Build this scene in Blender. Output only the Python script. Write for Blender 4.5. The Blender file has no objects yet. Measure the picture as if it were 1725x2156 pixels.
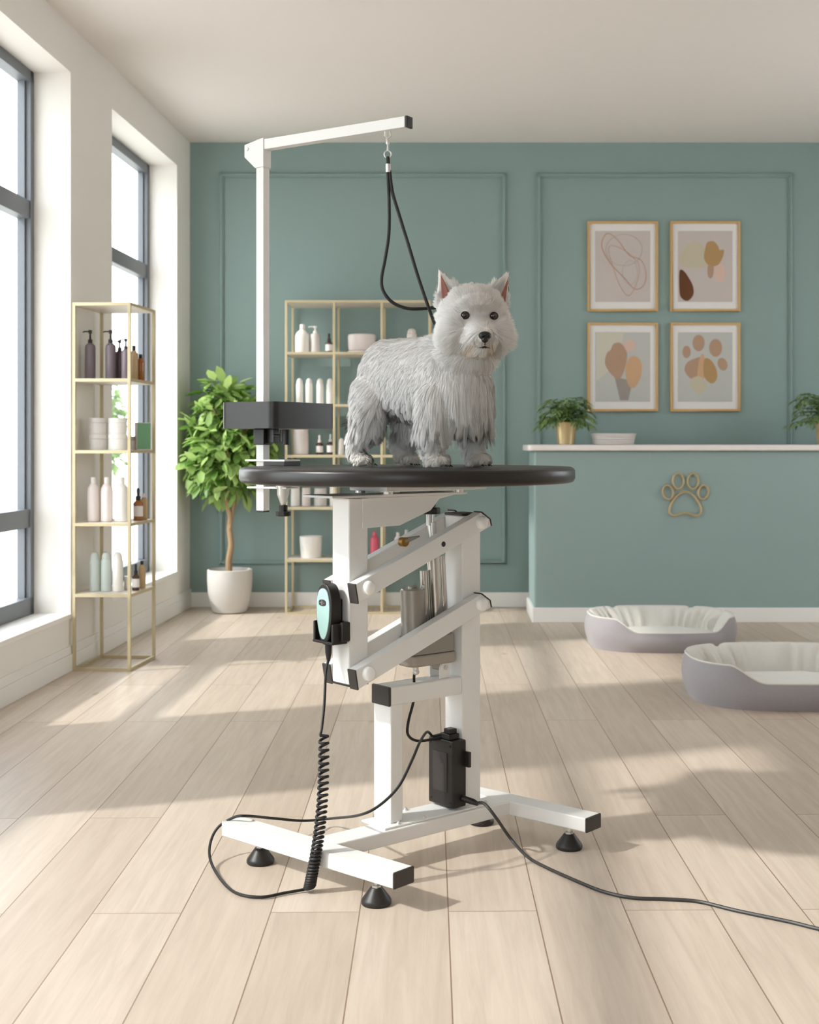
import bpy, bmesh, math, random
import numpy as np
from mathutils import Vector, Matrix, noise, kdtree
R = math.radians; PI = math.pi
S = bpy.context.scene; COL = S.collection
random.seed(7)

# ------------------------------------------------------------------ camera model (1725 x 2156 frame)
F, CX, CY = 2700.0, 950.0, 936.0
def at(x, y, Y):                       # a point of the photograph at a known distance
    return Vector(((x-CX)/F*Y, Y, 1.0-(y-CY)/F*Y))
def onfloor(x, y, z=0.0):
    Y = F*(1-z)/(y-CY); return Vector(((x-CX)/F*Y, Y, z))

# ------------------------------------------------------------------ materials
def lin(c):
    r = []
    for v in c:
        v = v/255.0
        r.append(v/12.92 if v <= .04045 else ((v+.055)/1.055)**2.4)
    return (r[0], r[1], r[2], 1)
def mat(name, c, rough=.5, metal=0, var=0.0, vscale=8, bump=0.0, bscale=200, trans=0, sheen=0, ior=1.45, spec=None, coat=0):
    m = bpy.data.materials.new(name); m.use_nodes = True
    n = m.node_tree.nodes; l = m.node_tree.links; b = n['Principled BSDF']
    b.inputs['Base Color'].default_value = lin(c)
    b.inputs['Roughness'].default_value = rough; b.inputs['Metallic'].default_value = metal
    b.inputs['IOR'].default_value = ior
    if spec is not None: b.inputs['Specular IOR Level'].default_value = spec
    if trans: b.inputs['Transmission Weight'].default_value = trans
    if sheen: b.inputs['Sheen Weight'].default_value = sheen
    if coat: b.inputs['Coat Weight'].default_value = coat
    tc = n.new('ShaderNodeTexCoord')
    if var:
        t = n.new('ShaderNodeTexNoise'); t.inputs['Scale'].default_value = vscale; t.inputs['Detail'].default_value = 4
        l.new(tc.outputs['Object'], t.inputs['Vector'])
        r = n.new('ShaderNodeMixRGB'); r.blend_type = 'MIX'
        base = lin(c)
        r.inputs[1].default_value = tuple(min(1, x*(1-var)) for x in base[:3])+(1,)
        r.inputs[2].default_value = tuple(min(1, x*(1+var)) for x in base[:3])+(1,)
        l.new(t.outputs['Fac'], r.inputs[0]); l.new(r.outputs[0], b.inputs['Base Color'])
    if bump:
        t = n.new('ShaderNodeTexNoise'); t.inputs['Scale'].default_value = bscale; t.inputs['Detail'].default_value = 3
        l.new(tc.outputs['Object'], t.inputs['Vector'])
        k = n.new('ShaderNodeBump'); k.inputs['Strength'].default_value = bump; k.inputs['Distance'].default_value = .002
        l.new(t.outputs['Fac'], k.inputs['Height']); l.new(k.outputs[0], b.inputs['Normal'])
    return m

M = {}
M['teal']   = mat('teal_paint', (134,156,153), .55, var=.03, vscale=1.5, bump=.06, bscale=300)
M['tealc']  = mat('teal_counter_paint', (142,162,160), .5, var=.03, vscale=2)
M['wall']   = mat('warm_white_plaster', (232,229,224), .8, var=.015, vscale=2, bump=.08, bscale=250)
M['ceil']   = mat('ceiling_plaster', (232,226,222), .9, var=.01, vscale=1)
M['trim']   = mat('white_gloss_trim', (236,235,232), .4, var=.01, vscale=3)
M['alu']    = mat('grey_aluminium', (112,116,122), .45, .3, var=.03, vscale=20)
M['steelw'] = mat('white_powder_coat', (227,227,225), .38, var=.01, vscale=10, bump=.05, bscale=900)
M['black']  = mat('black_plastic', (34,31,29), .42, var=.08, vscale=30, bump=.08, bscale=800)
M['capdk']  = mat('dark_grey_plastic_cap', (58,53,51), .5, var=.05, vscale=30)
M['tray']   = mat('matt_black_tray', (37,36,36), .36, var=.04, vscale=30, bump=.06, bscale=900)
M['top']    = mat('black_rubber_top', (47,46,46), .42, var=.08, vscale=60, bump=.35, bscale=700)
M['rim']    = mat('black_vinyl_rim', (34,31,30), .33, var=.05, vscale=20)
M['rope']   = mat('black_cord', (26,25,24), .55, var=.1, vscale=100)
M['cable']  = mat('grey_black_cable', (52,51,50), .45, var=.05, vscale=40)
M['chrome'] = mat('polished_steel', (205,203,198), .22, 1, var=.03, vscale=20)
M['zinc']   = mat('zinc_metal', (215,215,212), .35, .8, var=.05, vscale=40)
M['motor']  = mat('grey_motor_metal', (150,146,140), .35, .6, var=.04, vscale=15)
M['gear']   = mat('grey_cast_housing', (158,152,142), .5, .2, var=.05, vscale=20)
M['bronze'] = mat('bronze_bushing', (160,120,60), .4, .8, var=.08, vscale=60)
M['mint']   = mat('mint_plastic', (168,203,197), .4, var=.02, vscale=10)
M['pearl']  = mat('white_nylon', (238,238,236), .3, var=.01, vscale=10)
M['brass']  = mat('brushed_brass', (196,183,150), .45, .35, var=.06, vscale=12)
M['shelfw'] = mat('pale_shelf_board', (214,205,192), .5, var=.03, vscale=6)
M['gold']   = mat('gold_pot', (212,190,146), .3, .55, var=.05, vscale=10)
M['ctop']   = mat('white_stone_top', (228,222,218), .3, var=.02, vscale=5)
M['emblem'] = mat('matt_gold_emblem', (184,165,125), .5, .3, var=.03, vscale=20)
M['pot']    = mat('grey_white_ceramic', (203,199,193), .55, var=.03, vscale=8)
M['soil']   = mat('dark_soil', (60,45,34), .95, var=.3, vscale=60, bump=.6, bscale=120)
M['trunk']  = mat('tan_bark', (158,130,98), .8, var=.15, vscale=25, bump=.5, bscale=90)
M['bedout'] = mat('grey_woven_fabric', (150,146,149), .95, var=.06, vscale=120, bump=.3, bscale=500, sheen=.3)
M['bedin']  = mat('pale_plush_fabric', (208,206,200), .95, var=.04, vscale=60, bump=.4, bscale=300, sheen=.3)
M['frame']  = mat('light_gold_wood', (202,166,112), .45, .15, var=.06, vscale=15)
M['mount']  = mat('white_mount_board', (222,221,220), .7, var=.01, vscale=10)
M['paper']  = mat('art_paper_mauve', (192,183,179), .8, var=.03, vscale=5)
M['paperg'] = mat('art_paper_grey', (184,185,181), .8, var=.03, vscale=5)
def leafmat(name, c1, c2, rough=.45, tr=.35):
    m = bpy.data.materials.new(name); m.use_nodes = True; n = m.node_tree.nodes; l = m.node_tree.links
    b = n['Principled BSDF']; o = n['Material Output']; b.inputs['Roughness'].default_value = rough
    a = n.new('ShaderNodeAttribute'); a.attribute_name = 'rnd'
    mx = n.new('ShaderNodeMixRGB'); mx.inputs[1].default_value = lin(c1); mx.inputs[2].default_value = lin(c2)
    l.new(a.outputs['Fac'], mx.inputs[0]); l.new(mx.outputs[0], b.inputs['Base Color'])
    t = n.new('ShaderNodeBsdfTranslucent'); l.new(mx.outputs[0], t.inputs['Color'])
    ms = n.new('ShaderNodeMixShader'); ms.inputs[0].default_value = tr
    l.new(b.outputs[0], ms.inputs[1]); l.new(t.outputs[0], ms.inputs[2]); l.new(ms.outputs[0], o.inputs['Surface'])
    return m
M['leaf']  = leafmat('ficus_leaf', (84,128,44), (196,222,140), .4, .4)
M['leafd'] = leafmat('palm_leaf', (66,104,56), (158,184,116))
M['leafo'] = leafmat('garden_leaf', (96,130,70), (150,176,110))
def glassmat():
    m = bpy.data.materials.new('window_glass'); m.use_nodes = True; n = m.node_tree.nodes; l = m.node_tree.links
    n.remove(n['Principled BSDF']); o = n['Material Output']
    t = n.new('ShaderNodeBsdfTransparent'); t.inputs[0].default_value = (.97,.985,.98,1)
    g = n.new('ShaderNodeBsdfGlossy'); g.inputs['Roughness'].default_value = .02
    lw = n.new('ShaderNodeLayerWeight'); lw.inputs['Blend'].default_value = .5
    pw = n.new('ShaderNodeMath'); pw.operation = 'POWER'; pw.inputs[1].default_value = 5; l.new(lw.outputs['Facing'], pw.inputs[0])
    ml = n.new('ShaderNodeMath'); ml.operation = 'MULTIPLY_ADD'; ml.inputs[1].default_value = .15; ml.inputs[2].default_value = .02; l.new(pw.outputs[0], ml.inputs[0])
    ms = n.new('ShaderNodeMixShader'); l.new(ml.outputs[0], ms.inputs[0]); l.new(t.outputs[0], ms.inputs[1]); l.new(g.outputs[0], ms.inputs[2])
    l.new(ms.outputs[0], o.inputs['Surface']); return m
M['glass'] = glassmat()
def floormat():
    m = bpy.data.materials.new('pale_oak_planks'); m.use_nodes = True; n = m.node_tree.nodes; l = m.node_tree.links
    b = n['Principled BSDF']; b.inputs['Roughness'].default_value = .42
    b.inputs['Specular IOR Level'].default_value = .35
    g = n.new('ShaderNodeNewGeometry')
    def dot(v):
        d = n.new('ShaderNodeVectorMath'); d.operation = 'DOT_PRODUCT'; d.inputs[1].default_value = v
        l.new(g.outputs['Position'], d.inputs[0]); return d
    bx = dot((-.0167, 1, 0)); by = dot((1, .0167, 0))
    c = n.new('ShaderNodeCombineXYZ'); l.new(bx.outputs['Value'], c.inputs[0]); l.new(by.outputs['Value'], c.inputs[1])
    mp = n.new('ShaderNodeMapping'); mp.inputs['Location'].default_value = (.35, -.04+.19*40, 0); l.new(c.outputs[0], mp.inputs[0])
    br = n.new('ShaderNodeTexBrick'); l.new(mp.outputs[0], br.inputs['Vector'])
    br.offset = .37; br.offset_frequency = 2; br.squash = 1
    br.inputs['Scale'].default_value = 1; br.inputs['Brick Width'].default_value = 1.9; br.inputs['Row Height'].default_value = .19
    br.inputs['Mortar Size'].default_value = .0016; br.inputs['Mortar Smooth'].default_value = .3; br.inputs['Bias'].default_value = 0
    br.inputs['Color1'].default_value = (0,0,0,1); br.inputs['Color2'].default_value = (1,1,1,1); br.inputs['Mortar'].default_value = (.5,.5,.5,1)
    # per plank tone
    t1 = n.new('ShaderNodeMixRGB'); t1.inputs[1].default_value = lin((189,174,159)); t1.inputs[2].default_value = lin((205,192,178))
    l.new(br.outputs['Color'], t1.inputs[0])
    # grain, shifted per plank
    sh = n.new('ShaderNodeVectorMath'); sh.operation = 'MULTIPLY_ADD'; l.new(br.outputs['Color'], sh.inputs[0]); sh.inputs[1].default_value = (7,7,7); l.new(c.outputs[0], sh.inputs[2])
    mg = n.new('ShaderNodeMapping'); mg.inputs['Scale'].default_value = (1.6, 26, 1); l.new(sh.outputs[0], mg.inputs[0])
    ng = n.new('ShaderNodeTexNoise'); ng.inputs['Scale'].default_value = 1.6; ng.inputs['Detail'].default_value = 7; ng.inputs['Roughness'].default_value = .65; ng.inputs['Distortion'].default_value = .6
    l.new(mg.outputs[0], ng.inputs['Vector'])
    rg = n.new('ShaderNodeValToRGB'); rg.color_ramp.elements[0].position = .3; rg.color_ramp.elements[0].color = (.80,.77,.74,1); rg.color_ramp.elements[1].position = .62; rg.color_ramp.elements[1].color = (1.03,1.02,1.01,1)
    l.new(ng.outputs['Fac'], rg.inputs[0])
    t2 = n.new('ShaderNodeMixRGB'); t2.blend_type = 'MULTIPLY'; t2.inputs[0].default_value = .75; l.new(t1.outputs[0], t2.inputs[1]); l.new(rg.outputs[0], t2.inputs[2])
    # knots
    vk = n.new('ShaderNodeMapping'); vk.inputs['Scale'].default_value = (1.3, 3.2, 1); l.new(sh.outputs[0], vk.inputs[0])
    vo = n.new('ShaderNodeTexVoronoi'); vo.inputs['Scale'].default_value = 1.5; l.new(vk.outputs[0], vo.inputs['Vector'])
    rk = n.new('ShaderNodeValToRGB'); rk.color_ramp.elements[0].position = .02; rk.color_ramp.elements[0].color = (.66,.58,.5,1); rk.color_ramp.elements[1].position = .085; rk.color_ramp.elements[1].color = (1,1,1,1)
    l.new(vo.outputs['Distance'], rk.inputs[0])
    t3 = n.new('ShaderNodeMixRGB'); t3.blend_type = 'MULTIPLY'; t3.inputs[0].default_value = .8; l.new(t2.outputs[0], t3.inputs[1]); l.new(rk.outputs[0], t3.inputs[2])
    t4 = n.new('ShaderNodeMixRGB'); t4.inputs[2].default_value = lin((138,116,98)); l.new(t3.outputs[0], t4.inputs[1]); l.new(br.outputs['Fac'], t4.inputs[0])
    l.new(t4.outputs[0], b.inputs['Base Color'])
    bp = n.new('ShaderNodeBump'); bp.inputs['Strength'].default_value = .15; bp.inputs['Distance'].default_value = .001
    l.new(ng.outputs['Fac'], bp.inputs['Height']); l.new(bp.outputs[0], b.inputs['Normal'])
    return m
M['floor'] = floormat()

# ------------------------------------------------------------------ mesh builder
class MB:
    def __init__(s): s.v = []; s.f = []; s.mi = []; s.cur = 0
    def add(s, vs, fs):
        o = len(s.v); s.v += [tuple(p) for p in vs]; s.f += [tuple(i+o for i in f) for f in fs]; s.mi += [s.cur]*len(fs); return s
    def box(s, lo, hi, X=None):
        x0,y0,z0 = lo; x1,y1,z1 = hi
        vs = [Vector(p) for p in ((x0,y0,z0),(x1,y0,z0),(x1,y1,z0),(x0,y1,z0),(x0,y0,z1),(x1,y0,z1),(x1,y1,z1),(x0,y1,z1))]
        if X is not None: vs = [X @ p for p in vs]
        return s.add(vs, [(3,2,1,0),(4,5,6,7),(0,1,5,4),(1,2,6,5),(2,3,7,6),(3,0,4,7)])
    def prism(s, poly, a, b, X=None):   # poly in (x,z), extruded along y from a to b
        n = len(poly)
        vs = [Vector((p[0], a, p[1])) for p in poly]+[Vector((p[0], b, p[1])) for p in poly]
        if X is not None: vs = [X @ p for p in vs]
        ar = sum(poly[i][0]*poly[(i+1)%n][1]-poly[(i+1)%n][0]*poly[i][1] for i in range(n))
        fs = [tuple(range(n)), tuple(range(2*n-1, n-1, -1))]+[(i, i+n, (i+1)%n+n, (i+1)%n) for i in range(n)]
        if (ar > 0) != (b > a): fs = [tuple(reversed(f)) for f in fs]
        return s.add(vs, fs)
    def tube(s, pts, r, n=10, closed=False, cap=True):
        pts = [Vector(p) for p in pts]; m = len(pts)
        rr = r if isinstance(r, (list, tuple)) else [r]*m
        up = None; vs = []
        for i, p in enumerate(pts):
            if closed: t = (pts[(i+1)%m]-pts[i-1])
            else: t = pts[min(i+1, m-1)]-pts[max(i-1, 0)]
            t = t.normalized() if t.length > 1e-9 else Vector((0,0,1))
            if up is None: up = t.orthogonal().normalized()
            else:
                up = up - t*up.dot(t)
                up = up.normalized() if up.length > 1e-6 else t.orthogonal().normalized()
            w = t.cross(up)
            for k in range(n):
                a = 2*PI*k/n; vs.append(p+(up*math.cos(a)+w*math.sin(a))*rr[i])
        fs = []
        for i in range(m if closed else m-1):
            j = (i+1)%m
            for k in range(n):
                k2 = (k+1)%n; fs.append((i*n+k, i*n+k2, j*n+k2, j*n+k))
        if cap and not closed: fs += [tuple(range(n-1,-1,-1)), tuple((m-1)*n+k for k in range(n))]
        return s.add(vs, fs)
    def cyl(s, a, b, r, r2=None, n=24): return s.tube([a, b], [r, r if r2 is None else r2], n)
    def lathe(s, prof, c=(0,0,0), n=28, sx=1, sy=1, X=None):  # prof [(r,z)...]
        vs = []; c = Vector(c)
        for r, z in prof:
            for k in range(n):
                a = 2*PI*k/n; vs.append(c+Vector((r*math.cos(a)*sx, r*math.sin(a)*sy, z)))
        if X is not None: vs = [X @ p for p in vs]
        fs = []; m = len(prof)
        for i in range(m-1):
            for k in range(n):
                k2 = (k+1)%n; fs.append((i*n+k, i*n+k2, (i+1)*n+k2, (i+1)*n+k))
        if prof[0][0] > 1e-5: fs.append(tuple(range(n-1,-1,-1)))
        if prof[-1][0] > 1e-5: fs.append(tuple((m-1)*n+k for k in range(n)))
        return s.add(vs, fs)
    def ell(s, c, r, n=20, X=None):
        prof = [(max(1e-4*0, math.sin(PI*i/12)), -math.cos(PI*i/12)) for i in range(13)]
        vs = []; c = Vector(c)
        for q, z in prof:
            for k in range(n):
                a = 2*PI*k/n; p = Vector((q*math.cos(a)*r[0], q*math.sin(a)*r[1], z*r[2]))
                vs.append((X @ p if X is not None else p)+c)
        fs = []
        for i in range(12):
            for k in range(n):
                k2 = (k+1)%n; fs.append((i*n+k, i*n+k2, (i+1)*n+k2, (i+1)*n+k))
        return s.add(vs, fs)
    def build(s, name, mats, parent=None, bevel=0, smooth=True, seg=2, angle=35):
        me = bpy.data.meshes.new(name); me.from_pydata(s.v, [], s.f); 
        bm = bmesh.new(); bm.from_mesh(me); bmesh.ops.remove_doubles(bm, verts=bm.verts, dist=1e-6); bm.to_mesh(me); bm.free()
        if not isinstance(mats, (list, tuple)): mats = [mats]
        for m in mats: me.materials.append(M[m] if isinstance(m, str) else m)
        if len(mats) > 1 and len(me.polygons) == len(s.mi): me.polygons.foreach_set('material_index', s.mi)
        o = bpy.data.objects.new(name, me); COL.objects.link(o)
        if parent: o.parent = parent
        if smooth:
            me.polygons.foreach_set('use_smooth', [True]*len(me.polygons))
            try: me.set_sharp_from_angle(angle=R(angle))
            except Exception: pass
        if bevel:
            b = o.modifiers.new('bevel', 'BEVEL'); b.width = bevel; b.segments = seg; b.limit_method = 'ANGLE'; b.angle_limit = R(30); b.harden_normals = True
        return o
def tag(o, label=None, cat=None, group=None, kind=None):
    if label: o['label'] = label
    if cat: o['category'] = cat
    if group: o['group'] = group
    if kind: o['kind'] = kind
    return o
def empty(name, loc=(0,0,0), rz=0, label=None, cat=None, group=None):
    o = bpy.data.objects.new(name, None); COL.objects.link(o); o.location = loc; o.rotation_euler = (0,0,rz); o.empty_display_size = .05
    return tag(o, label, cat, group)
def copy_tree(o, parent=None):
    c = o.copy(); COL.objects.link(c)
    if parent: c.parent = parent
    for ch in list(o.children): copy_tree(ch, c)
    return c
def smoothpath(pts, n=8, closed=False):
    P = [Vector(p) for p in pts]; m = len(P); out = []
    for i in range(m if closed else m-1):
        if closed: a, b, c, d = P[i-1], P[i], P[(i+1)%m], P[(i+2)%m]
        else: a, b, c, d = P[max(i-1,0)], P[i], P[i+1], P[min(i+2, m-1)]
        for k in range(n):
            t = k/n; t2 = t*t; t3 = t2*t
            out.append(.5*((2*b)+(c-a)*t+(2*a-5*b+4*c-d)*t2+(-a+3*b-3*c+d)*t3))
    if not closed: out.append(P[-1])
    return out

# ------------------------------------------------------------------ the room
YB = 7.895; H = 2.86; XR = 3.6; YR = -3.2
def plan(name, z0, z1, m, off):      # floor and ceiling follow the slightly splayed left wall
    def xw(Y): return -1.608-(YB-Y)*.0354-off
    P = [(xw(YR-.25), YR-.25), (XR+.2, YR-.25), (XR+.2, YB+.2), (xw(YB+.2), YB+.2)]
    mb = MB(); mb.add([(x, y, z0) for x, y in P]+[(x, y, z1) for x, y in P], [(3,2,1,0),(4,5,6,7),(0,1,5,4),(1,2,6,5),(2,3,7,6),(3,0,4,7)])
    return tag(mb.build(name, m, smooth=False), kind='structure')
plan('floor', -.05, 0, 'floor', .22); plan('ceiling', H, H+.1, 'ceil', .23)
wb = MB(); wb.box((-1.83, YB, 0), (XR+.2, YB+.2, H)); tag(wb.build('wall_back', 'teal', smooth=False), kind='structure')
RY0, RY1 = 4.9, 6.5  # unseen window opening, added to brighten the right and back of the room
wr = MB(); wr.box((XR, YR-.3, 0), (XR+.2, RY0, H)); wr.box((XR, RY1, 0), (XR+.2, YB, H)); wr.box((XR, RY0, 0), (XR+.2, RY1, .9)); wr.box((XR, RY0, 2.5), (XR+.2, RY1, H))
tag(wr.build('wall_right', 'wall', smooth=False), kind='structure')
fr = MB()
for y in (RY0, (RY0+RY1)/2-.02, RY1-.045): fr.box((XR+.1, y, .9), (XR+.15, y+.045, 2.5))
fr.box((XR+.1, RY0, .9), (XR+.15, RY1, .95)); fr.box((XR+.1, RY0, 2.45), (XR+.15, RY1, 2.5))
fo = tag(fr.build('window_5', 'alu', smooth=False), kind='structure')
g = MB(); g.box((XR+.122, RY0+.045, .95), (XR+.126, RY1-.045, 2.45)); g.build('window_pane', 'glass', fo, smooth=False)
# left wall: its own frame, s = distance from the back corner towards the camera, o = outwards
wd = Vector((-.0354, -1, 0)).normalized(); wn = Vector((-1, .0354, 0)).normalized()
W = Matrix(((wd.x, wn.x, 0, -1.608), (wd.y, wn.y, 0, YB), (0, 0, 1, 0), (0, 0, 0, 1)))
def ws(Y): return (YB-Y)/abs(wd.y)
TH = .23; Z0, Z1 = .25, 2.65
opens = [(ws(5.684), ws(4.30)), (ws(7.576), ws(6.294)), (ws(3.2), ws(1.0))]
def wallmb(lo, hi, X=W):
    m = MB(); m.box(lo, hi, X); return m
wl = MB(); edges = sorted(opens, key=lambda a: a[0]); s0 = -.05
for a, b in edges:
    wl.box((s0, 0, 0), (a, TH, H), W); wl.box((a, 0, 0), (b, TH, Z0), W); wl.box((a, 0, Z1), (b, TH, H), W); s0 = b
wl.box((s0, 0, 0), (ws(YR), TH, H), W)
def fixn(o):
    bm = bmesh.new(); bm.from_mesh(o.data); bmesh.ops.recalc_face_normals(bm, faces=bm.faces); bm.to_mesh(o.data); bm.free(); return o
tag(fixn(wl.build('wall_left', 'wall', smooth=False)), kind='structure')
# windows
for i, (a, b) in enumerate(opens):
    fr = MB(); w = .042; y0, y1 = .165, .225
    fr.box((a, y0, Z0), (a+w, y1, Z1), W); fr.box((b-w, y0, Z0), (b, y1, Z1), W)
    fr.box((a, y0, Z1-.05), (b, y1, Z1), W); fr.box((a, y0, Z0), (b, y1, Z0+.075), W)
    for z in ([2.02] if i == 1 else [2.035, .675]): fr.box((a+w, y0+.005, z-.04), (b-w, y1, z+.04), W)
    for (p, q) in ((a+w, a+w+.014), (b-w-.014, b-w)): fr.box((p, y0+.022, Z0+.075), (q, y1-.01, Z1-.05), W)
    fo = tag(fixn(fr.build('window_%d' % (i+1), 'alu', smooth=False, bevel=.003)), kind='structure')
    g = MB(); zs = [Z0+.075, 1.98, 2.06, Z1-.05] if i == 1 else [Z0+.075, .635, .715, 1.995, 2.075, Z1-.05]
    for k in range(0, len(zs), 2): g.box((a+w, .196, zs[k]), (b-w, .202, zs[k+1]), W)
    fixn(g.build('window_pane', 'glass', fo, smooth=False))
    sl = MB(); sl.box((a, -.006, Z0-.022), (b, y0, Z0+.002), W); fixn(sl.build('window_sill', 'trim', fo, smooth=False, bevel=.004))
bl = MB(); bl.box((0, -.014, 0), (ws(YR), 0, .075), W); bl.prism([(0,.075),(ws(YR),.075),(ws(YR),.112),(0,.112)], -.009, 0, W)
tag(fixn(bl.build('baseboard_left', 'trim', smooth=False, bevel=.003)), kind='structure')
bb = MB(); bb.box((-1.6, YB-.016, 0), (XR, YB, .092)); tag(bb.build('baseboard_back', 'trim', smooth=False, bevel=.004), kind='structure')
br_ = MB(); br_.box((XR-.016, YR, 0), (XR, YB-.016, .092)); tag(br_.build('baseboard_right', 'trim', smooth=False, bevel=.004), kind='structure')
# rear wall with an unseen window, added as frontal daylight fill
RX0, RX1 = -1.7, .2
rw = MB(); rw.box((-2.22, YR-.25, 0), (RX0, YR, H)); rw.box((RX1, YR-.25, 0), (XR, YR, H)); rw.box((RX0, YR-.25, 0), (RX1, YR, .25)); rw.box((RX0, YR-.25, 2.65), (RX1, YR, H))
tag(rw.build('wall_rear', 'wall', smooth=False), kind='structure')
fr = MB()
for x in (RX0, (RX0+RX1)/2-.025, RX1-.05): fr.box((x, YR-.2, .25), (x+.05, YR-.14, 2.65))
fr.box((RX0, YR-.2, .25), (RX1, YR-.14, .32)); fr.box((RX0, YR-.2, 2.6), (RX1, YR-.14, 2.65))
fo = tag(fr.build('window_4', 'alu', smooth=False), kind='structure')
g = MB(); g.box((RX0+.05, YR-.172, .32), (RX1-.05, YR-.168, 2.6)); g.build('window_pane', 'glass', fo, smooth=False)
# panel mouldings on the back wall
def moulding(name, x0, y0, x1, y1):
    a = at(x0, y0, YB); b = at(x1, y1, YB); w = .026; m = MB()
    def bar(lo, hi, vert):
        m.box((lo[0], YB-.014, lo[1]), (hi[0], YB, hi[1]))
        if vert: xm = (lo[0]+hi[0])/2; m.box((xm-.006, YB-.024, lo[1]+.007), (xm+.006, YB-.014, hi[1]-.007))
        else: zm = (lo[1]+hi[1])/2; m.box((lo[0]+.007, YB-.024, zm-.006), (hi[0]-.007, YB-.014, zm+.006))
    xl, xr, zt, zb = a.x, b.x, a.z, b.z
    bar((xl, zt-w), (xr, zt), 0); bar((xl, zb), (xr, zb+w), 0); bar((xl, zb), (xl+w, zt), 1); bar((xr-w, zb), (xr, zt), 1)
    tag(m.build(name, 'teal', smooth=False, bevel=.003), kind='structure')
moulding('trim_1', 463, 365, 1066, 1188); moulding('trim_2', 1131, 365, 1669, 1188)
moulding('trim_3', 1735, 365, 2120, 1188)

# ------------------------------------------------------------------ outside
pv = MB(); pv.box((-60, -30, -.25), (-1.95, 70, -.2)); 
tag(pv.build('pavement', mat('pale_paving', (205,202,196), .9, var=.06, vscale=.6), smooth=False), kind='structure')
def leafcloud(c, r, n, size, rnd, minx=None, shell=.55, maxx=9, maxy=9, jit=.35):
    vs = []; fs = []; cols = []
    for i in range(n):
        d = Vector((rnd.gauss(0,1), rnd.gauss(0,1), rnd.gauss(0,1))).normalized()
        k = shell+(1-shell)*rnd.random()
        wob = 1+.16*noise.noise(d*2.3+Vector((c[0], 1, 2)))
        p = Vector((c[0]+d.x*r[0]*k*wob, c[1]+d.y*r[1]*k*wob, c[2]+d.z*r[2]*k*wob))
        ax = (Vector((d.x*.9, d.y*.9, d.z*.35-.25))+Vector((rnd.gauss(0,jit), rnd.gauss(0,jit), rnd.gauss(0,jit)))).normalized()
        sd = ax.cross(Vector((rnd.gauss(0,.3), rnd.gauss(0,.3), 1))).normalized(); up = sd.cross(ax)
        L = size*(.7+.6*rnd.random()); wd_ = L*.24
        e = p+ax*L
        if minx is not None and (min(p.x, e.x) < minx or max(p.x, e.x) > maxx or max(p.y, e.y) > maxy): continue
        o = len(vs); 
        vs += [p, p+ax*L*.3+sd*wd_-up*0, p+ax*L*.3-sd*wd_, p+ax*L*.33-up*L*.05, p+ax*L*.68+sd*wd_*.85-up*L*.05, p+ax*L*.68-sd*wd_*.85-up*L*.05, p+ax*L*.68-up*L*.1, p+ax*L-up*L*.16]
        fs += [(o,o+1,o+3),(o,o+3,o+2),(o+1,o+4,o+6,o+3),(o+3,o+6,o+5,o+2),(o+4,o+7,o+6),(o+6,o+7,o+5)]
        cols += [rnd.random()]*8
    return vs, fs, cols
def leafobj(name, data, m, parent=None):
    vs, fs, cols = data; me = bpy.data.meshes.new(name); me.from_pydata([tuple(v) for v in vs], [], fs); me.materials.append(M[m])
    a = me.attributes.new('rnd', 'FLOAT', 'POINT'); a.data.foreach_set('value', cols)
    me.polygons.foreach_set('use_smooth', [True]*len(me.polygons))
    o = bpy.data.objects.new(name, me); COL.objects.link(o)
    if parent: o.parent = parent
    return o
rn = random.Random(3)
for k, (x, y, hgt, rr, lab) in enumerate(((-7.2, 26, 2.7, .62, 'pale green slender garden tree seen through the far window'), )):
    t = empty('garden_tree', (x, y, -.2), 0, lab, 'tree')
    tr = MB(); tr.tube([(0,0,0),(.02,0,hgt*.5),(0,.02,hgt*.8)], [.06,.045,.02], 8); tr.build('trunk', 'trunk', t)
    leafobj('foliage', leafcloud((0,0,hgt*.58), (rr,rr,hgt*.45), 2600, .16, rn, shell=.3), 'leafo', t)

# ------------------------------------------------------------------ shelving units
def shelving(name, corners, zs, label, cat, bay=1, r=.007, board=.014, group=None, zmax=None):
    # corners: fl, fr, br, bl (world xy); zs: shelf heights, first is the top
    t = empty(name, (corners[0][0], corners[0][1], 0), 0, label, cat, group)
    o = Vector((corners[0][0], corners[0][1], 0)); c = [Vector((p[0], p[1], 0))-o for p in corners]
    zt = zs[0]
    for j in range(bay+1):
        for A, B in ((c[0], c[1]), (c[3], c[2])):
            p = A.lerp(B, j/bay)
            m = MB(); m.box((p.x-r, p.y-r, 0), (p.x+r, p.y+r, zt)); m.build('upright', 'brass', t, bevel=.0015, smooth=False)
    for i, z in enumerate(zs):
        fm = MB()
        for A, B in ((c[0], c[1]), (c[1], c[2]), (c[2], c[3]), (c[3], c[0])):
            fm.tube([A+Vector((0,0,z-r)), B+Vector((0,0,z-r))], r*1.35, 4)
        s_ = fm.build('shelf_rail', 'brass', t, smooth=False)
        if z > .1:
            k = .004; b = MB(); cc = [c[0]+Vector((k,k,0)), c[1]+Vector((-k,k,0)), c[2]+Vector((-k,-k,0)), c[3]+Vector((k,-k,0))]
            vs = [q+Vector((0,0,z-board)) for q in cc]+[q+Vector((0,0,z)) for q in cc]
            b.add(vs, [(3,2,1,0),(4,5,6,7),(0,1,5,4),(1,2,6,5),(2,3,7,6),(3,0,4,7)])
            b.build('shelf_board', 'shelfw', t, smooth=False)
    return t
ZL = [1.628, 1.292, .975, .653, .34, .014]
shelving('shelving_unit', [(-1.667,5.672),(-1.42,5.66),(-1.390,5.995),(-1.637,6.007)], ZL, 'tall narrow brass open shelf against the white window wall', 'shelf')
YF = 7.55; YK = 7.86
bx0 = at(603,0,YF).x; bx1 = at(905,0,YF).x
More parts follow.
